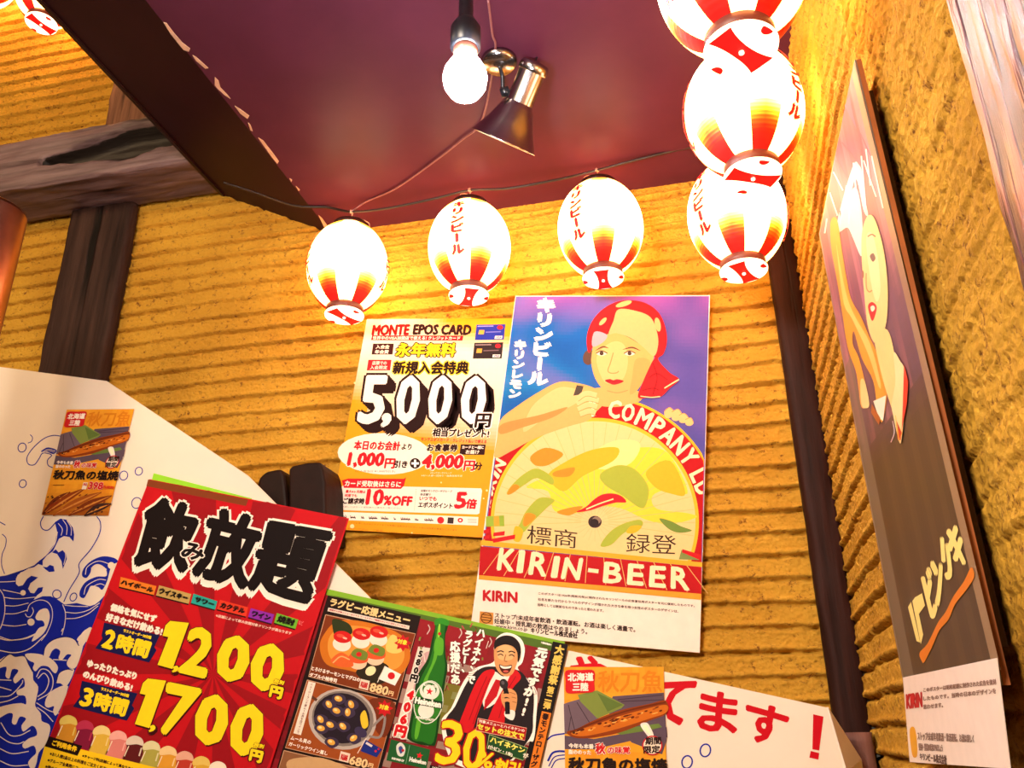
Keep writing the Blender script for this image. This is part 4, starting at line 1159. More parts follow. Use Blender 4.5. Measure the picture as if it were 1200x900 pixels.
for t, TL, TR, h_ in (('このポスターは1926年(昭和元年)に制作されたキリンビールの広告宣伝用ポスターを元に復刻したものです。', (356,602), (1072,660), 13), ('社名を新たな代からラベルのデザインが描かれた大きな傘を持つ女性のポスターのデザインは、', (354,628), (998,684), 13), ('当時としては斬新なものであったと思われます。', (352,653), (655,681), 13)): p.text(t, TL, TR, h_, '#5a4640', 0.5)
p.poly('#c98a3a', [(88,690),(150,697),(148,752),(84,745)])
for q in ([(95,704),(140,710)], [(95,716),(140,722)], [(94,728),(139,734)]): p.line('#5a3010', q, 4, 3, False)
p.ring('#5a3010', (117,720), 24, 4, z=3)
p.text('ストップ!未成年者飲酒・飲酒運転。お酒は楽しく適量で。', (156,696), (800,762), 24, '#3a2c2a', 0.9); p.text('妊娠中・授乳期の飲酒はやめましょう。', (154,722), (580,772), 24, '#3a2c2a', 0.9)
p.text('www.kirin.co.jp', (160,748), (305,765), 20, '#3a2c2a', 0.5); p.text('キリンビール株式会社', (322,764), (535,790), 25, '#2a1c1c', 1.4)
p.obj('caption_lettering', kp)

# ------------------------------------------------------------------ two grilled-fish posters on the board
F3 = Flat('y', YB-0.003)
def fish_poster(corners, label, warp):
    s_ = poster('fish_poster', F3, corners, '#e09a2a', label, 'poster', 'grilled fish posters on the white board')
    def PR(z=2): return Print(F3, 600, 740, 5.0, z, warp)
    W_, H_ = (303, 888), (208, 1125)
    p = PR(1)
    def bg(u, v):
        c = mix('#eda428', '#e08a1e', abs(mn.noise(Vector((u*4, v*6, 2))))*1.5)
        if v > 0.72: c = mix(c, '#8a3a12', (v-0.72)*3)
        return c
    p.grad([(303,208),(888,208),(915,1130),(315,1130)], bg, 16, 24); p.obj('background_print', s_)
    p = PR(2)
    p.text('秋刀魚', (505,230), (880,230), 125, '#d88018', 3)
    p.obj('ghost_lettering', s_)
    p = PR(3)
    p.poly('#6d5a66', [(303,425),(345,410),(400,395),(470,470),(560,560),(470,600),(308,600)]); p.poly('#5c4a5a', [(590,380),(700,372),(890,358),(905,640),(880,720),(700,650),(560,470)], 3)
    p.poly('#5c4a5a', [(308,610),(480,630),(700,590),(905,560),(910,620),(700,640),(480,690),(309,690)], 3)
    p.poly('#7a8a3e', [(385,372),(500,345),(660,430),(640,450),(500,510),(400,410)], 4); p.poly('#5d7434', [(500,360),(650,430),(560,470)], 5)
    p.poly('#68803a', [(560,580),(860,540),(880,560),(800,580),(640,605)], 5)
    for q in ([(330,430),(370,590)], [(380,415),(470,560)], [(345,500),(330,590)], [(620,400),(880,372)], [(640,410),(890,400)]): p.line('#43333f', q, 5, 4, False)
    p.smooth('#8a3a10', [(325,585),(380,570),(480,520),(640,460),(800,425),(900,405),(905,480),(800,525),(640,590),(480,622),(380,625),(330,605)], 6)
    p.smooth('#c86a18', [(350,592),(460,555),(620,500),(780,455),(902,430),(903,475),(800,512),(620,570),(460,608),(380,612)], 7)
    rn = random.Random(11)
    for k in range(46):
        t = rn.random(); x = 360+530*t; y = 596-150*t+rn.uniform(-26, 26)*(0.4+0.6*t)
        p.ell(rn.choice(['#5e2208', '#e09030', '#a0480e', '#f0b050', '#7a3210']), (x, y), rn.uniform(8, 22), rn.uniform(3, 7), -0.28, 8, 10)
    p.line('#6a2a0c', [(340,590),(480,535),(640,475),(800,435),(900,415)], 10, 9)
    p.smooth('#f2e8dc', [(752,545),(790,535),(815,570),(830,610),(815,632),(785,600)], 9); p.smooth('#fff6d0', [(765,555),(790,550),(812,600),(790,590)], 10)
    p.ell('#4a2a14', (362,592), 9, 8, z=10)
    p.obj('fish_picture', s_)
    p = PR(11)
    p.smooth('#cc1c22', [(316,230),(400,226),(480,230),(482,300),(478,352),(400,360),(320,358),(314,290)])
    p.text('北海道', (328,245), (476,242), 46, '#fbeee0', 2.5); p.text('三陸', (356,302), (446,301), 46, '#fbeee0', 2.5)
    p.obj('origin_stamp', s_)
    p = PR(11)
    p.ell('#c2202a', (822,668), 60, 58); p.ell('#f0ddc8', (822,668), 52, 50, z=12); p.text('期間', (782,622), (872,618), 42, '#2a1414', 2, z=13); p.text('限定', (772,672), (866,668), 42, '#2a1414', 2, z=13)
    p.obj('season_stamp', s_)
    p = PR(11)
    p.text('今年も本番', (332,655), (478,660), 28, '#fbeee0', 1.2); p.text('脂ののった', (332,692), (462,696), 26, '#fbeee0', 1.2)
    p.text('秋', (490,655), (545,655), 62, '#cc1c22', 3, ('#fbeee0', 4)); p.text('の味覚', (560,675), (690,675), 40, '#cc1c22', 2, ('#fbeee0', 3))
    p.text('秋刀魚の塩焼', (332,738), (908,746), 78, '#24140e', 4.5)
    p.poly('#f4e6d4', [(615,845),(655,845),(655,905),(615,905)]); p.text('398', (670,842), (795,846), 58, '#cc1c22', 4, ('#f4e6d4', 2)); p.text('円(税別)', (800,872), (900,876), 28, '#cc1c22', 1)
    p.text('単品', (620,850), (650,850), 24, '#cc1c22', 0.8, z=13); p.line('#5a3010', [(350,870),(450,868)], 4)
    p.obj('dish_lettering', s_)
    p = PR(4)
    for k, (x0, y0, x1, y1) in enumerate(((320,1120,520,930), (330,1130,640,900), (420,1135,800,930), (560,1135,900,960), (700,1135,915,1030))):
        p.line(['#6a2a10', '#8a3a12', '#a0521a', '#7a3412', '#3a2420'][k], [(x0,y0),((x0+x1)/2-10,(y0+y1)/2-12),(x1,y1)], 70, 4+k, taper=True)
        p.line('#d08838', [(x0+20,y0-18),((x0+x1)/2,(y0+y1)/2-10),(x1-14,y1+4)], 16, 5+k, taper=True)
    for k in range(40):
        t = rn.random(); x = 320+580*rn.random(); y = 950+170*rn.random()
        p.ell(rn.choice(['#4a1a0a', '#c87828', '#8a2e10', '#2e1812']), (x, y), rn.uniform(6, 18), rn.uniform(3, 7), -0.6, 10, 8)
    p.obj('grill_picture', s_)
    return s_
fc = [(660.6, 781.6), (777.6, 781.6), (783, 966), (663, 966)]
fish_poster(fc, 'small grilled fish poster overlapping the red lettering of the white board', None)
LC = [(78.3, 480), (157, 479.3), (126.7, 604), (48.7, 603.3)]
def warp_left(x, y):
    v = (y-781.6)/184.4; xl_ = 660.6+2.4*v; xr_ = 777.6+5.4*v; u = (x-xl_)/(xr_-xl_)
    TL, TR, BR, BL = LC
    return (TL[0]*(1-u)*(1-v)+TR[0]*u*(1-v)+BR[0]*u*v+BL[0]*(1-u)*v, TL[1]*(1-u)*(1-v)+TR[1]*u*(1-v)+BR[1]*u*v+BL[1]*(1-u)*v)
fish_poster(LC, 'small grilled fish poster alone above the printed blue waves', warp_left)

# ------------------------------------------------------------------ menu poster with the green bottle
F4 = Flat('y', YB-0.007)
hc = [(383, 690), (662, 752), (598, 1000), (292, 935)]
menu = poster('menu_poster', F4, hc, '#8c1420', 'menu poster with a green beer bottle and a man in a red scarf', 'poster')
H1 = (320, 690, 4.285); H2 = (440, 690, 4.2875)
p = Print(F4, z=1)
def hbg(u, v):
    c = mix('#8e1822', '#6a141c', abs(mn.noise(Vector((u*9, v*9, 1))))*2)
    if u > 0.40: c = mix(c, '#b8b0a0' if mn.noise(Vector((u*14, v*20, 6))) > 0.05 else '#7a1a22', 0.45 if v > 0.2 else 0.0)
    if 0.5 < u < 0.75 and 0.3 < v < 0.55: c = mix(c, '#6f8a2a', 0.6)
    return c
p.grad(hc, hbg, 34, 30, 1)
p.poly('#7cae2c', [(383,690),(662,752),(661,757),(382,697)], 2); p.poly('#4c6a24', [(382,696),(661,756),(659,766),(420,707)], 2)
p.obj('background_print', menu)
p = Print(F4, *H1, z=3); p.down = (-0.27, 1)
p.poly('#1c0d0c', [(275,32),(742,138),(520,1000),(-10,1000)])
p.text('ラグビー応援メニュー', (294,46), (692,140), 40, '#e6c98a', 2.2)
p.poly('#ecd9cc', [(278,94),(686,186),(682,204),(273,112)], 4); p.text('期間中の対象メニューはこちら ワールドカップ観戦のおともに注文してください', (284,100), (676,188), 9, '#a02030', 0.3, z=5)
p.obj('menu_panel', menu)
def frame(p, q, c): p.line(c, q, 4, 6, False, True)
p = Print(F4, *H1, z=5); p.down = (-0.27, 1)
q = [(264,130),(714,226),(622,556),(178,440)]; p.poly('#7a3416', q); frame(p, q, '#c89a78')
p.smooth('#c8701c', [(255,230),(330,160),(480,170),(640,230),(690,330),(640,430),(520,440),(380,410),(270,380),(235,300)], 6)
p.smooth('#e2953a', [(280,250),(350,190),(480,195),(620,250),(660,330),(620,400),(500,410),(380,380),(290,350)], 7)
p.smooth('#2b3418', [(305,150),(380,175),(395,225),(320,245),(298,190)], 8); p.smooth('#2a2216', [(430,400),(500,360),(580,390),(560,470),(480,470),(420,430)], 8)
for cx_, cy_ in ((345,250),(440,235),(528,225)):
    p.ell('#f3e0d0', (cx_,cy_+28), 46, 36, 0.2, 9); p.ell('#c81c1c', (cx_+4,cy_-8), 46, 30, 0.15, 10); p.ell('#e8503a', (cx_-6,cy_-14), 20, 9, 0.2, 11); p.ell('#f2b8a0', (cx_+16,cy_-2), 12, 5, 0.3, 11)
for cx_, cy_ in ((425,335),(512,315)):
    p.ell('#eec8a8', (cx_,cy_+34), 46, 36, 0.1, 9); p.smooth('#d8552a', [(cx_-50,cy_+20),(cx_-10,cy_-30),(cx_+45,cy_-10),(cx_+48,cy_+30),(cx_,cy_+40)], 10); p.smooth('#6e8030', [(cx_-34,cy_-6),(cx_-4,cy_-36),(cx_+48,cy_-14),(cx_+40,cy_+22),(cx_,cy_+18)], 11); p.ell('#c81c1c', (cx_+6,cy_-6), 14, 12, z=12)
p.smooth('#d8602a', [(290,360),(340,320),(390,350),(400,390),(330,390)], 9); p.line('#f0b070', [(300,372),(340,340),(385,356)], 6, 10)
p.smooth('#f0c66a', [(570,270),(600,230),(640,260),(650,310),(610,325),(570,310)], 9); p.ell('#f6e4b0', (490,412), 28, 22, -0.6, 12)
p.poly('#f5eee6', [(562,388),(643,430),(612,486),(528,452)], 12); p.ell('#c81822', (594,437), 18, z=13); p.line('#e8dccb', [(562,388),(524,470)], 4, 13, False)
star = lambda c, r: [(c[0]+(r if k % 2 == 0 else r*0.62)*math.cos(k*math.pi/8), c[1]+(r if k % 2 == 0 else r*0.62)*math.sin(k*math.pi/8)) for k in range(16)]
p.poly('#c01820', star((652,272), 44), 12); p.text('対象', (630,250), (676,260), 24, '#f5d63a', 1.2, z=13)
p.text('とろけるサーモンとマグロの', (196,388), (438,448), 20, '#fbeee0', 0.9, z=13); p.text('ダブル小袖寿司', (186,420), (322,452), 20, '#fbeee0', 0.9, z=13)
p.poly('#efd9c4', [(440,452),(486,463),(476,510),(430,498)], 12); p.text('単品価格', (444,464), (478,472), 30, '#c01820', 0.8, z=13)
p.text('880', (494,472), (582,495), 42, '#f0c890', 2.5, ('#3a1408', 3), z=12); p.text('円', (584,512), (606,518), 22, '#f0c890', 1, z=13)
p.obj('sushi_picture', menu)
p = Print(F4, *H1, z=5); p.down = (-0.27, 1)
q = [(172,458),(616,572),(525,905),(62,798)]; p.poly('#9a4a1e', q); frame(p, q, '#c89a78')
p.smooth('#6e2c14', [(480,560),(612,575),(570,740),(510,700)], 6)
p.ell('#b9aea6', (348,655), 172, 152, 0.25, 7); p.ell('#7e736e', (350,652), 156, 138, 0.25, 8); p.ell('#241a26', (345,650), 142, 126, 0.25, 9)
p.line('#8c827c', [(500,690),(560,640),(540,740),(480,740)], 12, 8); p.line('#5a3424', [(190,540),(220,560)], 14, 8)
rn = random.Random(5)
for cx_, cy_, a in ((328,552,0.3),(280,580,1.0),(318,612,0.4),(392,580,1.2),(375,620,1.6),(286,682,0.5),(350,690,0.8),(238,655,1.0),(292,770,0.4),(404,750,-0.6),(240,700,0.2)):
    p.smooth('#3c2f48', [(cx_-34,cy_),(cx_-10,cy_-26),(cx_+30,cy_-14),(cx_+36,cy_+14),(cx_,cy_+30)], 10); p.ell('#e0a844', (cx_,cy_), 20, 14, a, 11); p.ell('#f4d890', (cx_-4,cy_-4), 9, 6, a, 12)
p.smooth('#e8c030', [(438,640),(460,610),(475,650),(476,690),(450,700)], 10)
p.ell('#3a3050', (440,720), 34, 24, 0.6, 10)
p.poly('#1a2a80', [(462,756),(548,806),(520,846),(440,815)], 12); p.poly('#d8d0d0', [(470,768),(500,786),(494,796),(464,778)], 13); p.ell('#d02030', (515,815), 6, z=13); p.ell('#d02030', (530,805), 5, z=13); p.line('#e8dccb', [(468,750),(424,826)], 4, 13, False)
p.poly('#c01820', star((560,600), 44), 12); p.text('対象', (538,578), (584,588), 24, '#f5d63a', 1.2, z=13)
p.poly('#f0e2d4', [(178,464),(214,473),(140,735),(102,725)], 10); p.vtext('ニュージーランド産ムール貝を白ワインで', (196,472), (124,726), 14, '#6a3020', 0.3, z=9)
p.text('ムール貝の', (92,738), (192,762), 20, '#fbeee0', 0.9, z=13); p.text('ガーリックワイン蒸し', (82,768), (276,818), 20, '#fbeee0', 0.9, z=13)
p.poly('#efd9c4', [(340,815),(388,828),(378,874),(330,862)], 12); p.text('単品価格', (344,828), (378,836), 30, '#c01820', 0.8, z=13)
p.text('680', (392,838), (478,860), 42, '#f0c890', 2.5, ('#3a1408', 3), z=12); p.text('円', (482,874), (504,880), 22, '#f0c890', 1, z=13)
p.obj('mussel_picture', menu)
p = Print(F4, *H1, z=5); q = [(55,812),(520,922),(470,1000),(0,1000)]; p.poly('#8a5a3a', q); frame(p, q, '#c89a78'); p.smooth('#c8a070', [(80,860),(250,850),(420,930),(300,960),(100,930)], 6); p.obj('third_dish_picture', menu)
# stadium, bottle, prices
p = Print(F4, *H2, z=3)
p.poly('#e0d4c8', [(215,290),(290,300),(270,780),(90,745)]); p.smooth('#c8a0a0', [(240,330),(300,350),(250,600),(160,700),(190,500)], 4)
rn = random.Random(9)
for k in range(70):
    x = rn.uniform(210, 600); y = rn.uniform(170, 620)
    p.line(rn.choice(['#8a1822', '#e8dcd0', '#6a1018', '#b04048', '#7a8a3a']), [(x,y),(x+rn.uniform(-12,12),y+rn.uniform(10,40))], rn.uniform(3, 9), 4, False)
for q in ([(225,150),(300,180),(285,250),(210,240)], [(360,180),(560,240),(540,330),(350,260)]): p.poly('#8c1822', q, 5)
for x, y in ((265,180), (425,200), (575,245)): p.line('#c8b8b0', [(x,y),(x+8,y+22),(x-6,y+48)], 5, 6)
p.obj('stadium_print', menu)
p = Print(F4, *H2, z=7)
G = '#1f6b1a'
p.smooth('#0f3d10', [(300,158),(330,148),(366,160),(362,200),(350,240),(352,330),(362,390),(350,470),(330,600),(305,770),(280,788),(215,780),(168,758),(160,735),(185,600),(205,460),(225,410),(262,350),(284,250),(298,200)], 7, 4)
p.smooth(G, [(306,164),(330,156),(352,168),(346,230),(344,330),(350,390),(336,480),(316,600),(292,770),(235,768),(180,745),(200,600),(222,470),(242,420),(274,355),(296,250)], 8, 4)
p.smooth('#57a82a', [(312,200),(322,200),(312,330),(286,400),(262,460),(240,600),(215,740),(196,738),(220,590),(240,470),(262,420),(290,350)], 9, 4)
p.smooth('#8fd040', [(318,180),(326,182),(322,240),(314,240)], 9); p.smooth('#2e8a22', [(300,155),(330,146),(368,160),(364,186),(330,176),(298,182)], 9, 4); p.smooth('#57a82a', [(304,250),(340,255),(336,330),(296,322)], 9)
p.ell('#c02028', (322,226), 8, z=10)
ca = -0.0
p.ell('#2c7a24', (266,570), 72, 108, 0.16, 10); p.ring('#d8e0d0', (266,570), 72, 5, 108, 0.16, 11)
p.ell('#e8e6da', (272,512), 50, 46, 0.16, 11); p.ell('#e8e6da', (254,612), 40, 40, 0.16, 11); p.ell('#1f6b1a', (272,504), 36, 32, 0.16, 12); p.ell('#f0eee2', (272,512), 30, 28, 0.16, 13)
p.poly('#d01c28', [(272+(20 if k % 2 == 0 else 8)*math.sin(k*math.pi/5+0.16), 516-(20 if k % 2 == 0 else 8)*math.cos(k*math.pi/5+0.16)) for k in range(10)], 14)
p.poly('#14401a', [(196,540),(338,566),(334,604),(190,578)], 14); p.qtext('Heineken', ((204,543),(330,568),(326,598),(198,574)), '#f4f2e8', 2.5, z=15)
p.qtext('LAGER BEER', ((236,476),(316,488),(314,498),(232,486)), '#f4f2e8', 0.6, z=13); p.qtext('PREMIUM QUALITY', ((206,640),(296,655),(292,668),(202,652)), '#f4f2e8', 0.6, z=13)
p.obj('bottle_picture', menu)
p = Print(F4, *H2, z=16)
p.vtext('580円', (232,305), (188,470), 42, '#1e1212', 3.2, ('#f8f0e8', 3), right=(1, 0.23)); p.vtext('406円', (185,500), (118,745), 62, '#d0141e', 5, ('#fbf4ea', 6), right=(1, 0.23))
p.obj('bottle_price', menu)
p = Print(F4, *H2, z=6)
p.poly('#1e5a2c', [(78,756),(275,808),(256,905),(55,862)]); p.line('#6a9a74', [(172,785),(152,880)], 3, 7, False)
p.smooth('#d8dcd8', [(105,790),(128,772),(150,800),(140,840),(112,835)], 7); p.smooth('#3a4a90', [(116,800),(130,790),(140,812),(126,828)], 8); p.ell('#c02028', (138,812), 7, z=9)
p.qtext('RUGBY WORLD CUP', ((84,846),(144,860),(141,870),(81,856)), '#f0f0e8', 0.6, z=7); p.poly('#d01c28', [(222+(18 if k % 2 == 0 else 8)*math.sin(k*math.pi/5+0.2), 838-(18 if k % 2 == 0 else 8)*math.cos(k*math.pi/5+0.2)) for k in range(10)], 8)
p.qtext('Heineken', ((174,844),(256,864),(252,884),(170,866)), '#f0f0e8', 1.4, z=7)
p.obj('sponsor_tag', menu)
p = Print(F4, *H2, z=10)
p.vtext('ハイネケンで', (536,198), (474,478), 46, '#fbf4ea', 3, ('#3a0c10', 2)); p.vtext('ラグビー、', (472,208), (438,420), 46, '#fbf4ea', 3, ('#3a0c10', 2)); p.vtext('応援だあ', (400,262), (402,482), 52, '#fbf4ea', 3, ('#3a0c10', 2), right=(1, 0.15))
p.obj('slogan_lettering', menu)
p = Print(F4, *H2, z=8)
p.smooth('#fbf6ee', [(595,300),(610,245),(660,220),(725,245),(750,300),(738,370),(715,400),(770,460),(812,520),(808,640),(795,760),(760,775),(640,900),(400,880),(330,680),(380,600),(440,470),(500,400),(580,375),(600,350)], 8, 4)
p.smooth('#241a1e', [(350,680),(400,590),(460,470),(520,405),(590,390),(720,410),(770,470),(795,530),(792,640),(775,750),(640,880),(420,860)], 9, 4)
p.obj('figure_outline', menu)
p = Print(F4, *H2, z=11)
p.smooth('#f2ece4', [(590,420),(640,440),(700,430),(660,520),(560,600),(540,540)], 11)
p.poly('#b81420', [(604,455),(634,462),(610,540),(545,610),(550,560)], 12)
p.smooth('#c8141e', [(585,405),(600,420),(575,470),(540,560),(510,640),(480,720),(420,700),(450,600),(500,480),(540,420)], 13); p.smooth('#c8141e', [(690,410),(715,415),(730,450),(690,500),(655,580),(640,700),(560,700),(580,620),(620,540),(660,470)], 13)
for q in ([(560,440),(520,530),(470,660)], [(575,450),(535,550),(490,680)], [(705,440),(660,520),(620,650)]): p.line('#8a0c16', q, 4, 14)
p.obj('red_scarf', menu)
p = Print(F4, *H2, z=14)
SKN = '#d89a62'
p.smooth(SKN, [(596,300),(610,262),(660,245),(715,270),(722,320),(708,380),(690,425),(660,440),(625,425),(600,380)], 15)
p.smooth('#e8b47c', [(615,300),(650,280),(690,300),(690,350),(650,360),(615,345)], 16)
p.smooth('#1a1214', [(598,305),(600,262),(640,236),(690,240),(724,275),(730,325),(716,370),(712,320),(690,290),(650,280),(612,292)], 17)
p.line('#2a1816', [(610,318),(630,312),(645,318)], 6, 17); p.line('#2a1816', [(668,318),(685,314),(702,322)], 6, 17); p.line('#2a1816', [(614,334),(630,328),(642,336)], 5, 17); p.line('#2a1816', [(670,336),(685,331),(698,340)], 5, 17)
p.line('#a86a3c', [(655,330),(648,360),(662,366)], 5, 17); p.smooth('#4a1414', [(622,380),(650,388),(686,384),(672,420),(646,426),(628,408)], 17); p.smooth('#f6ece2', [(626,384),(650,391),(682,388),(676,398),(648,402),(632,396)], 18); p.ell('#c85a50', (655,415), 14, 6, z=18)
p.ell(SKN, (718,345), 10, 20, 0.2, 16)
p.smooth(SKN, [(636,520),(670,500),(705,520),(712,560),(700,620),(680,640),(650,600),(632,560)], 17)
for q in ([(640,525),(672,520),(704,530)], [(638,548),(672,542),(708,550)], [(642,570),(674,564),(708,572)]): p.line('#a86a3c', q, 4, 18)
p.smooth('#f2ece4', [(655,610),(700,615),(690,660),(650,640)], 17)
p.line('#1a1418', [(648,485),(660,540),(664,630)], 24, 19); p.ell('#2c262a', (645,478), 21, 26, -0.3, 20); p.ell('#5a5258', (640,472), 8, 10, -0.3, 21)
for q in ([(638,540),(660,535),(684,545)], [(642,562),(664,558),(688,566)]): p.line(SKN, q, 17, 21)
p.obj('man_portrait', menu)
p = Print(F4, *H2, z=20)
Y = '#f6d51e'
for t, q in (('3', ((338,660),(448,672),(410,890),(300,872))), ('0', ((462,700),(560,712),(530,920),(430,905)))): p.qtext(t, q, Y, 5, ('#b01018', 7), z=20)
p.qtext('%', ((520,810),(600,830),(580,905),(505,890)), Y, 3, ('#b01018', 6), z=20); p.qtext('割引', ((612,850),(730,876),(700,980),(585,955)), Y, 3, ('#b01018', 6), z=20)
p.poly('#a81018', [(516,650),(760,700),(750,762),(505,712)], 22); p.line('#e8b0a0', [(516,650),(760,700),(750,762),(505,712)], 3, 23, False, True)
p.text('対象メニューとハイネケンの', (522,656), (750,706), 15, '#fbf0e4', 0.6, z=23, down=(-0.2,1)); p.text('セットの注文で', (516,674), (748,728), 30, '#f6e04a', 2.2, z=23, down=(-0.2,1))
p.poly('#1e4a24', [(572,732),(765,800),(742,862),(560,800)], 23); p.line('#a8c080', [(572,732),(765,800),(742,862),(560,800)], 3, 24, False, True)
p.text('ハイネケン', (582,742), (752,800), 28, '#f4e86a', 2, z=24, down=(-0.25,1)); p.text('(小ビン・1本)', (570,782), (690,826), 20, '#fbf4e4', 1, z=24, down=(-0.25,1)); p.text('が', (742,822), (768,830), 24, '#fbf4e4', 1, z=24)
p.poly('#150b0c', [(275,885),(330,898),(325,960),(260,950)], 19); p.text('ハイネケン', (285,890), (330,902), 12, '#fbf4e4', 0.5, z=20)
p.obj('discount_lettering', menu)
p = Print(F4, *H2, z=20)
p.vtext('元気ですか!!', (842,296), (738,640), 62, '#fbf4ea', 4, ('#4a0c12', 3), right=(1, 0.2)); p.text('大感謝祭開催中!', (832,264), (884,277), 10, '#fbf4ea', 0.4)
p.obj('greeting_lettering', menu)
p = Print(F4, *H2, z=5)
p.poly('#160d0e', [(892,264),(968,280),(800,1010),(722,995)]); p.vtext('大感謝祭', (930,282), (888,482), 48, '#e8c35c', 2.5); p.vtext('第二弾', (884,490), (858,605), 38, '#e8c35c', 1.8)
p.poly('#e07a22', [(836,614),(884,625),(800,1000),(752,990)], 6); p.vtext('春モンテローザグループ', (858,625), (768,1000), 34, '#2a1210', 1.6, z=7)
p.obj('side_banner', menu)

# ------------------------------------------------------------------ green edged sheet peeping out behind the red poster
F5a = Flat('y', YB-0.008)
gs = poster('backing_sheet', F5a, [(180, 554.5), (295, 584), (286, 640), (165, 612)], '#8fd628', 'bright green edge of a sheet peeping out behind the red poster', 'sheet')
# ------------------------------------------------------------------ red drinks poster
F5 = Flat('y', YB-0.0145)
rc = [(175, 561.5), (409, 607.5), (290, 983), (18, 968)]
red = poster('drinks_poster', F5, rc, '#c0141e', 'big red drinks poster with heavy black brush characters and yellow prices', 'poster')
R1 = (110, 550, 3.871); R2 = (40, 690, 3.75)
p = Print(F5, z=1)
p.poly('#bc121c', rc)
cx_, cy_ = 250, 790
for k in range(14):
    a = 2*math.pi*k/14
    def edge(a):
        r = 420; x, y = cx_+r*math.cos(a), cy_+r*math.sin(a)
        for t in np.linspace(1, 0, 120):
            X, Yy = cx_+(x-cx_)*t, cy_+(y-cy_)*t
            v = (Yy-561.5-(X-175)*0.19)/400; xl_ = 175-0.388*(Yy-561.5); xr_ = 409-0.317*(Yy-607.5)
            if xl_+1 < X < xr_-1 and v > 0 and Yy < 968+ (X-18)*0.05: return (X, Yy)
        return (cx_, cy_)
    p.poly('#94101a', [(cx_, cy_)]+[edge(a+d) for d in np.linspace(0, 0.24, 7)], 2)
p.crop(*R1); p.poly('#7c3a1c', [(246,46),(700,138),(690,166),(238,76)], 3)  # brown band along the top: a reflection put into the ink
p.obj('background_print', red)
p = Print(F5, *R1, z=4)
wd = ('#f6ebdf', -9, 30, 5, 14)
heads = (('飲', ((262,128),(486,176),(410,462),(178,432))), ('放', ((538,176),(772,232),(684,540),(452,476))), ('題', ((778,240),(1080,292),(968,610),(704,540))))
for t, q in heads: p.qtext(t, q, '#120a0c', 14, ('#f6ebdf', 11), wd, z=4)
for t, q in heads: p.qtext(t, q, '#120a0c', 14, z=6)
p.qtext('み', ((414,328),(508,352),(490,414),(392,400)), '#120a0c', 4, ('#f6ebdf', 5), z=9)
p.obj('brush_headline', red)
p = Print(F5, *R1, z=4)
for t, q, c, tq in (('ハイボール', [(122,488),(284,530),(272,570),(114,532)], '#e07a26', ((130,500),(272,538),(264,558),(122,520))), ('ウイスキー', [(296,526),(442,566),(430,610),(282,572)], '#b89a58', ((304,538),(430,574),(420,596),(292,562))),
                    ('サワー', [(452,564),(560,598),(550,636),(440,606)], '#2aa298', ((464,578),(548,604),(540,624),(456,598))), ('カクテル', [(572,592),(700,626),(690,668),(558,634)], '#d83a24', ((582,604),(688,632),(680,654),(570,626))),
                    ('ワイン', [(712,630),(818,658),(806,700),(700,670)], '#8a2aa8', ((724,642),(804,664),(796,686),(714,664))), ('焼酎', [(830,652),(928,682),(914,724),(818,696)], '#6cb030', ((842,662),(914,684),(904,710),(830,690)))):
    p.poly('#2a0a0c', [(x-2, y+6) for x, y in q], 4); p.poly(c, q, 5); p.qtext(t, tq, '#140a0a', 3.2, z=5)
p.text('など', (932,684), (952,690), 20, '#e06a70', 0.5, down=(-0.3,1)); p.text('※店舗によって飲み放題対象ドリンクが異なります', (556,656), (898,738), 13, '#f0c8b8', 0.6, down=(-0.3,1))
p.obj('drink_tags', red)
p = Print(F5, *R2, z=4); p.down = (-0.27, 1); W = '#f6ebdf'
p.text('価格を気にせず', (342,64), (540,118), 32, W, 2.8); p.text('好きなだけ飲める!', (322,106), (566,172), 34, W, 2.8)
p.obj('pitch_lettering', red)
p = Print(F5, *R2, z=4); p.down = (-0.27, 1)
p.text('ゆったりたっぷり', (240,312), (452,370), 30, W, 2.8); p.text('のんびり飲める!', (222,358), (434,420), 32, W, 2.8)
p.obj('pitch_lettering', red)
for nm, dx, dy, dg_ in (('hours_ribbon', 0, 0, '2'), ('hours_ribbon', -98, 256, '3')):
    p = Print(F5, *R2, z=4); p.down = (-0.27, 1)
    sh_ = lambda q: [(x+dx, y+dy) for x, y in q]
    p.poly('#14164a', sh_([(308,148),(552,204),(528,256),(538,270),(505,324),(268,262),(300,218),(296,205)]))
    p.qtext(dg_, sh_(((322,180),(364,190),(338,264),(298,252))), '#f6d51e', 5, z=5); p.qtext('時間', sh_(((376,198),(516,234),(492,304),(358,268))), '#f6d51e', 4, z=5)
    p.text('ラストオーダー30分前', (395+dx,176+dy), (516+dx,208+dy), 14, '#f6d51e', 0.9, z=5)
    p.obj(nm, red)
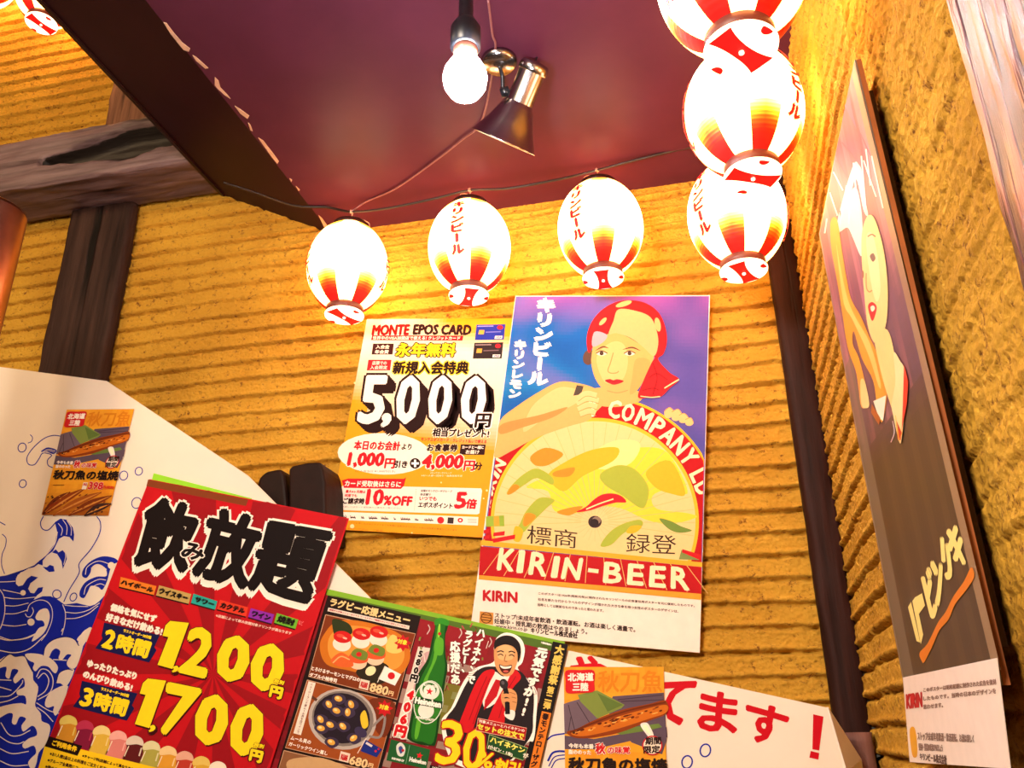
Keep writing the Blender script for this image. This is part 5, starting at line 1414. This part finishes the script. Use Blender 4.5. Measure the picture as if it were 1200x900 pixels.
for nm, ds in (('price_lettering', (('1', ((606,152),(672,162),(606,338),(548,326))), (',', ((618,340),(636,344),(622,368),(606,364))), ('2', ((694,172),(796,190),(746,384),(640,358))), ('0', ((838,206),(952,230),(914,410),(796,382))), ('0', ((986,240),(1104,266),(1066,450),(944,424))))),
               ('price_lettering', (('1', ((506,402),(572,412),(504,602),(448,592))), (',', ((516,600),(534,604),(520,630),(504,626))), ('7', ((592,420),(728,448),(604,640),(560,630))), ('0', ((744,464),(858,490),(820,690),(698,660))), ('0', ((898,506),(1014,532),(974,736),(854,708)))))):
    p = Print(F5, *R2, z=4); dr = ('#3a0a0e', 3, 9, 2, 11)
    one = [(598,141),(680,150),(608,352),(542,334),(590,212),(564,206),(578,160)] if ds[2][0] == '2' else [(500,394),(580,404),(506,612),(442,594),(490,466),(464,460),(478,414)]
    p.poly('#3a0a0e', [(x+3, y+9) for x, y in one], 5); p.line('#4a0c10', one, 7, 6, False, True); p.poly('#f6d81e', one, 7)
    for t, q in ds[1:]: p.qtext(t, q, '#f6d81e', {',': 4, '0': 14}.get(t, 11), ('#4a0c10', 3), dr, z=5)
    x, y = (1034, 426) if ds[2][0] == '2' else (946, 706)
    p.qtext('円', ((x+10,y),(x+60,y+12),(x+48,y+58),(x,y+46)), '#f6d81e', 4, ('#4a0c10', 5), z=9); p.qtext('税別', ((x+24,y-30),(x+66,y-20),(x+60,y-4),(x+18,y-14)), '#f6d81e', 1.2, ('#4a0c10', 3), z=9)
    p.obj(nm, red)
cols = (('#c88a2a','#d8c060'), ('#7a1838','#b03050'), ('#d8b040','#e8d088'), ('#d88078','#e8a8a0'), ('#5a1a1c','#d8c8b8'), ('#a8a048','#d8d0a0'), ('#d89830','#e8c890'), ('#b83a2c','#e0a890'), ('#d8a838','#e0c060'), ('#b89858','#f0e4d0'))
for k, (c1, c2) in enumerate(cols):
    p = Print(F5, *R2, z=5); x = 150+k*73; y = 565+k*22.5; h_ = 108; dx_ = -0.27*h_
    w_ = 38
    p.smooth(c1, [(x-w_+4,y+22),(x-w_+2,y+50),(x-w_+dx_*0.6,y+h_-8),(x+dx_*0.6,y+h_+4),(x+w_+dx_*0.6,y+h_+10),(x+w_,y+55),(x+w_,y+30),(x+8,y+20)], 5, 4)
    p.smooth(c2, [(x-w_+2,y+30),(x-w_+6,y+4),(x,y-10),(x+w_-6,y+4),(x+w_,y+34),(x+8,y+28)], 6, 4)
    p.line('#f0e0c4', [(x-w_+12,y+36),(x-w_+4+dx_*0.4,y+h_*0.75)], 4, 7); p.line(c2, [(x+w_-8,y+44),(x+w_-10+dx_*0.3,y+80)], 6, 7)
    p.obj('drink_glass_picture', red)
p = Print(F5, *R2, z=6); p.down = (-0.27, 1)
p.poly('#f2c81c', [(48,684),(190,726),(202,704),(800,850),(800,1000),(-40,1000)])
p.poly('#1c0c0c', [(66,648),(212,690),(190,734),(46,692)], 7); p.text('ご利用条件', (84,664), (190,694), 24, '#f2c81c', 1.6, z=8)
for k, (t, x0, y0, x1) in enumerate((('※お1人様2品以上の料理をご注文ください', 72, 716, 330), ('※グループ全員同じコースでお願いします', 62, 744, 320), ('※他のサービスとの併用はできません', 52, 772, 300), ('※チャージ料(店舗によって異なります)別途', 214, 726, 470), ('※飲み残しのないようにお願いいたします', 340, 790, 560))):
    p.text(t, (x0,y0), (x1,y0+(x1-x0)*0.27), 16, '#3a1a10', 0.8, z=7)
p.obj('terms_box', red)

# ================================================================== FRAMED POSTER ON THE OTHER WALL
XP = -0.024
F6 = Flat('x', XP)
fcn = [(1002, 70), (960, 274), (1059.5, 803), (1174, 803)]
# corners: near top, far top, far bottom, near bottom
A0, A1, A2, A3 = [F6.P(*q) for q in fcn]
frame_ = empty('wall_panel', ((A2+A3)/2).to_tuple())
def inframe(o): return under(o, frame_)
mb = MB(); mb.prism([v+Vector((0.002, 0, 0)) for v in (A0, A1, A2, A3)], (0.007, 0, 0)); inframe(mb.obj('backing_board', plain('orange_wood_edge', '#8a4a20', rough=0.5, scale=8, var=0.3)))
mb = MB()
for a_, b_ in ((A0, A1), (A1, A2), (A2, A3), (A3, A0)):
    c_ = (A0+A2)/2; d1 = (c_-a_).normalized()*0.05; d2 = (c_-b_).normalized()*0.05
    mb.prism([a_+Vector((0.0095, 0, 0))+d1, b_+Vector((0.0095, 0, 0))+d2, b_+Vector((0.0095, 0, 0))+d2*1.5, a_+Vector((0.0095, 0, 0))+d1*1.5], (0.013, 0, 0))
inframe(mb.obj('wall_batten', plain('dark_batten', '#3a1a12', rough=0.6)))
tag(frame_, 'narrow wooden panel with a pasted portrait poster of a woman with raised arms, on the rough wall', 'picture panel')
mb = MB(); mb.prism([v-Vector((0.0005, 0, 0)) for v in (A0, A1, A2, A3)], (0.002, 0, 0)); inframe(mb.obj('poster_sheet', plain('grey_brown_paper', '#6a5a52', rough=0.3, spec=0.5, var=0.05)))
SP = (960, 60, 3.75); SQ = (960, 260, 3.0)
def spar(name, z=2): return Print(F6, z=z+5)
mglossy = printed('glossy_print', 0.42, 0.22)
p = spar('x')
def pbg(u, v):          # u: far edge -> near edge, v: top -> bottom
    c = mix('#8a3a58', '#6a4658', min(1, v/0.35)) if v < 0.35 else mix('#6a4658', '#3a2a24', (v-0.35)/0.2)
    if v < 0.5: c = mix(c, '#c87a90' if mn.noise(Vector((u*10, v*3, 4))) > 0 else '#5a4468', abs(mn.noise(Vector((u*10, v*3, 4))))*0.9)
    if v > 0.52: c = mix(c, '#54402f', 0.5*abs(math.sin(u*16))**4)
    if u < 0.13: c = mix(c, '#6e6054', 0.75 if v > 0.3 else 0.2)
    return c
near = [(998, 92), (1160, 790)]
p.grad([(961, 274), (998, 86), (1164, 786), (1059.5, 797)], pbg, 26, 50, 7); inframe(p.obj('backdrop_print', None, mglossy))
p = spar('x'); p.poly('#8c7058', [(1001, 72), (998, 86), (1164, 786), (1173, 785)], 7); inframe(p.obj('pale_border', None, mglossy))
p = spar('x', 4).crop(*SP)
p.poly('#5a4c78', [(112,240),(132,195),(165,345)], 9)
p.smooth('#e8d6d0', [(76,780),(95,680),(150,500),(175,500),(190,540),(200,640),(215,720),(195,700),(160,560),(120,720),(88,800)], 9)
for q in ([(62,530),(104,612)], [(46,620),(80,722)], [(34,735),(24,800)], [(150,490),(170,700)], [(185,460),(205,690)], [(195,480),(250,640)], [(230,460),(280,690)], [(205,430),(225,590)], [(120,590),(90,770)], [(140,560),(130,760)]): p.line('#f0e2dc', q, 9, 10, False, taper=True)
for q in ([(76,480),(124,562)], [(170,330),(190,470)], [(100,400),(160,480)], [(180,360),(230,470)], [(90,700),(110,800)]): p.line('#b0405a', q, 8, 9, False, taper=True)
p.crop(*SQ)
p.smooth('#e8d6d0', [(70,30),(100,-80),(130,-120),(150,-20),(150,120),(120,60),(100,20)], 9)
inframe(p.obj('feather_headdress', None, mglossy))
p = spar('x', 8).crop(*SQ)
p.smooth('#f0cb84', [(150,40),(170,-20),(195,-10),(225,90),(240,210),(240,310),(232,370),(212,420),(190,420),(170,360),(158,250),(150,140)], 14)
p.smooth('#f6dda2', [(165,60),(185,40),(205,120),(215,240),(200,280),(180,200)], 15)
p.line('#7a4a34', [(170,52),(185,44),(198,52)], 5, 16); p.smooth('#5a4038', [(178,120),(190,110),(198,128),(188,140)], 16); p.line('#c08a50', [(165,180),(166,230),(176,246),(186,240)], 4, 16)
p.smooth('#c8182a', [(172,294),(186,282),(202,298),(196,330),(186,348),(176,322)], 16); p.smooth('#f4e6d0', [(180,300),(190,294),(196,304),(186,316)], 17); p.ell('#8a5a44', (153,185), 4, 14, 0, 16)
p.smooth('#f0cb84', [(195,400),(240,380),(265,470),(270,560),(268,680),(250,640),(215,520)], 13)
inframe(p.obj('face', None, mglossy))
p = spar('x', 6).crop(*SQ)
p.smooth('#e0962a', [(40,0),(62,-10),(80,100),(95,190),(112,270),(145,330),(175,400),(205,470),(232,580),(238,620),(222,705),(205,660),(190,560),(150,480),(122,385),(118,430),(140,480),(165,580),(175,640),(160,655),(145,640),(130,530),(100,440),(78,300),(60,190),(42,90)], 12, 4)
p.smooth('#f0c06a', [(60,80),(75,160),(100,270),(130,340),(180,430),(215,560),(210,580),(170,460),(115,340),(85,280)], 13, 4)
p.smooth('#f2d08c', [(145,560),(160,560),(176,640),(162,655),(148,640)], 14)
inframe(p.obj('raised_arms', None, mglossy))
p = spar('x', 10).crop(*SQ)
p.smooth('#f0d9a0', [(262,460),(285,490),(300,520),(305,600),(290,760),(280,770),(262,690),(255,640),(268,560)], 17)
p.poly('#d02414', [(298,500),(313,560),(308,640),(290,735),(294,640)], 18); p.poly('#c01a18', [(268,690),(290,740),(286,768),(276,766)], 18); p.line('#f0c040', [(268,680),(280,768),(292,740)], 3, 19, False)
p.poly('#f4e6d0', [(190,630),(235,610),(225,700),(210,690)], 16); p.poly('#a85a24', [(185,640),(215,690),(210,714),(182,670)], 16); p.line('#c8b8c0', [(258,700),(264,740),(252,775)], 3, 16)
inframe(p.obj('collar', None, mglossy))
ST = (1030, 580, 2.812)
p = spar('x', 4).crop(*ST)
for t, q in (('キ', ((214,148),(250,74),(288,214),(270,244))), ('リ', ((206,140),(226,166),(244,296),(214,262))), ('ン', ((172,222),(202,196),(212,330),(192,368))), ('ビ', ((140,262),(166,238),(190,372),(176,412)))):
    p.qtext(t, q, '#f4e08a', 5.5, z=10)
p.poly('#f4e08a', [(96,370),(106,352),(136,486),(124,482)], 12); p.poly('#f4e08a', [(110,350),(120,336),(146,460),(138,492)], 12); p.poly('#f4e08a', [(118,338),(142,324),(152,364),(132,392)], 12)
p.smooth('#d8761c', [(134,520),(160,490),(195,420),(220,385),(245,335),(280,285),(304,238),(314,270),(290,310),(262,345),(246,370),(230,410),(200,445),(180,490),(150,550),(140,545)], 12, 4)
inframe(p.obj('title_lettering', None, mglossy))
# white caption sheet pasted over its foot
F7 = Flat('x', XP-0.004)
cc = [(1058, 794), (1168, 771), (1184, 901), (1066, 893)]
cap = sheet(F7, cc, 'caption_sheet', '#ecdcd4'); inframe(cap)
p = Print(F7, *ST, z=1)
p.qtext('KIRIN', ((90,658),(140,650),(142,698),(92,704)), '#b4141e', 2.2)
for k in range(3): p.qtext(('このポスターは昭和初期に制作された広告を復刻', 'したものです。当時の日本のデザインを', '思わせます。')[k], ((146,636+k*28),((384,384,210)[k],(606,636,684)[k]),((386,386,211)[k],(624,654,700)[k]),(147,650+k*28)), '#8a6a60', 0.6)
p.smooth('#e0a018', [(102,772),(116,766),(124,800),(126,858),(112,862),(104,820)])
p.qtext('ストップ!未成年者飲酒・飲酒運転。お酒は楽しく', ((126,780),(312,790),(313,816),(128,808)), '#8a7068', 0.8); p.qtext('妊娠中・授乳期の飲酒はやめましょう', ((130,818),(208,822),(210,846),(132,842)), '#8a7068', 0.8); p.qtext('キリンビール株式会社', ((134,850),(222,858),(224,890),(136,872)), '#5a4038', 0.9)
o_ = p.obj('caption_lettering', None); under(o_, frame_)
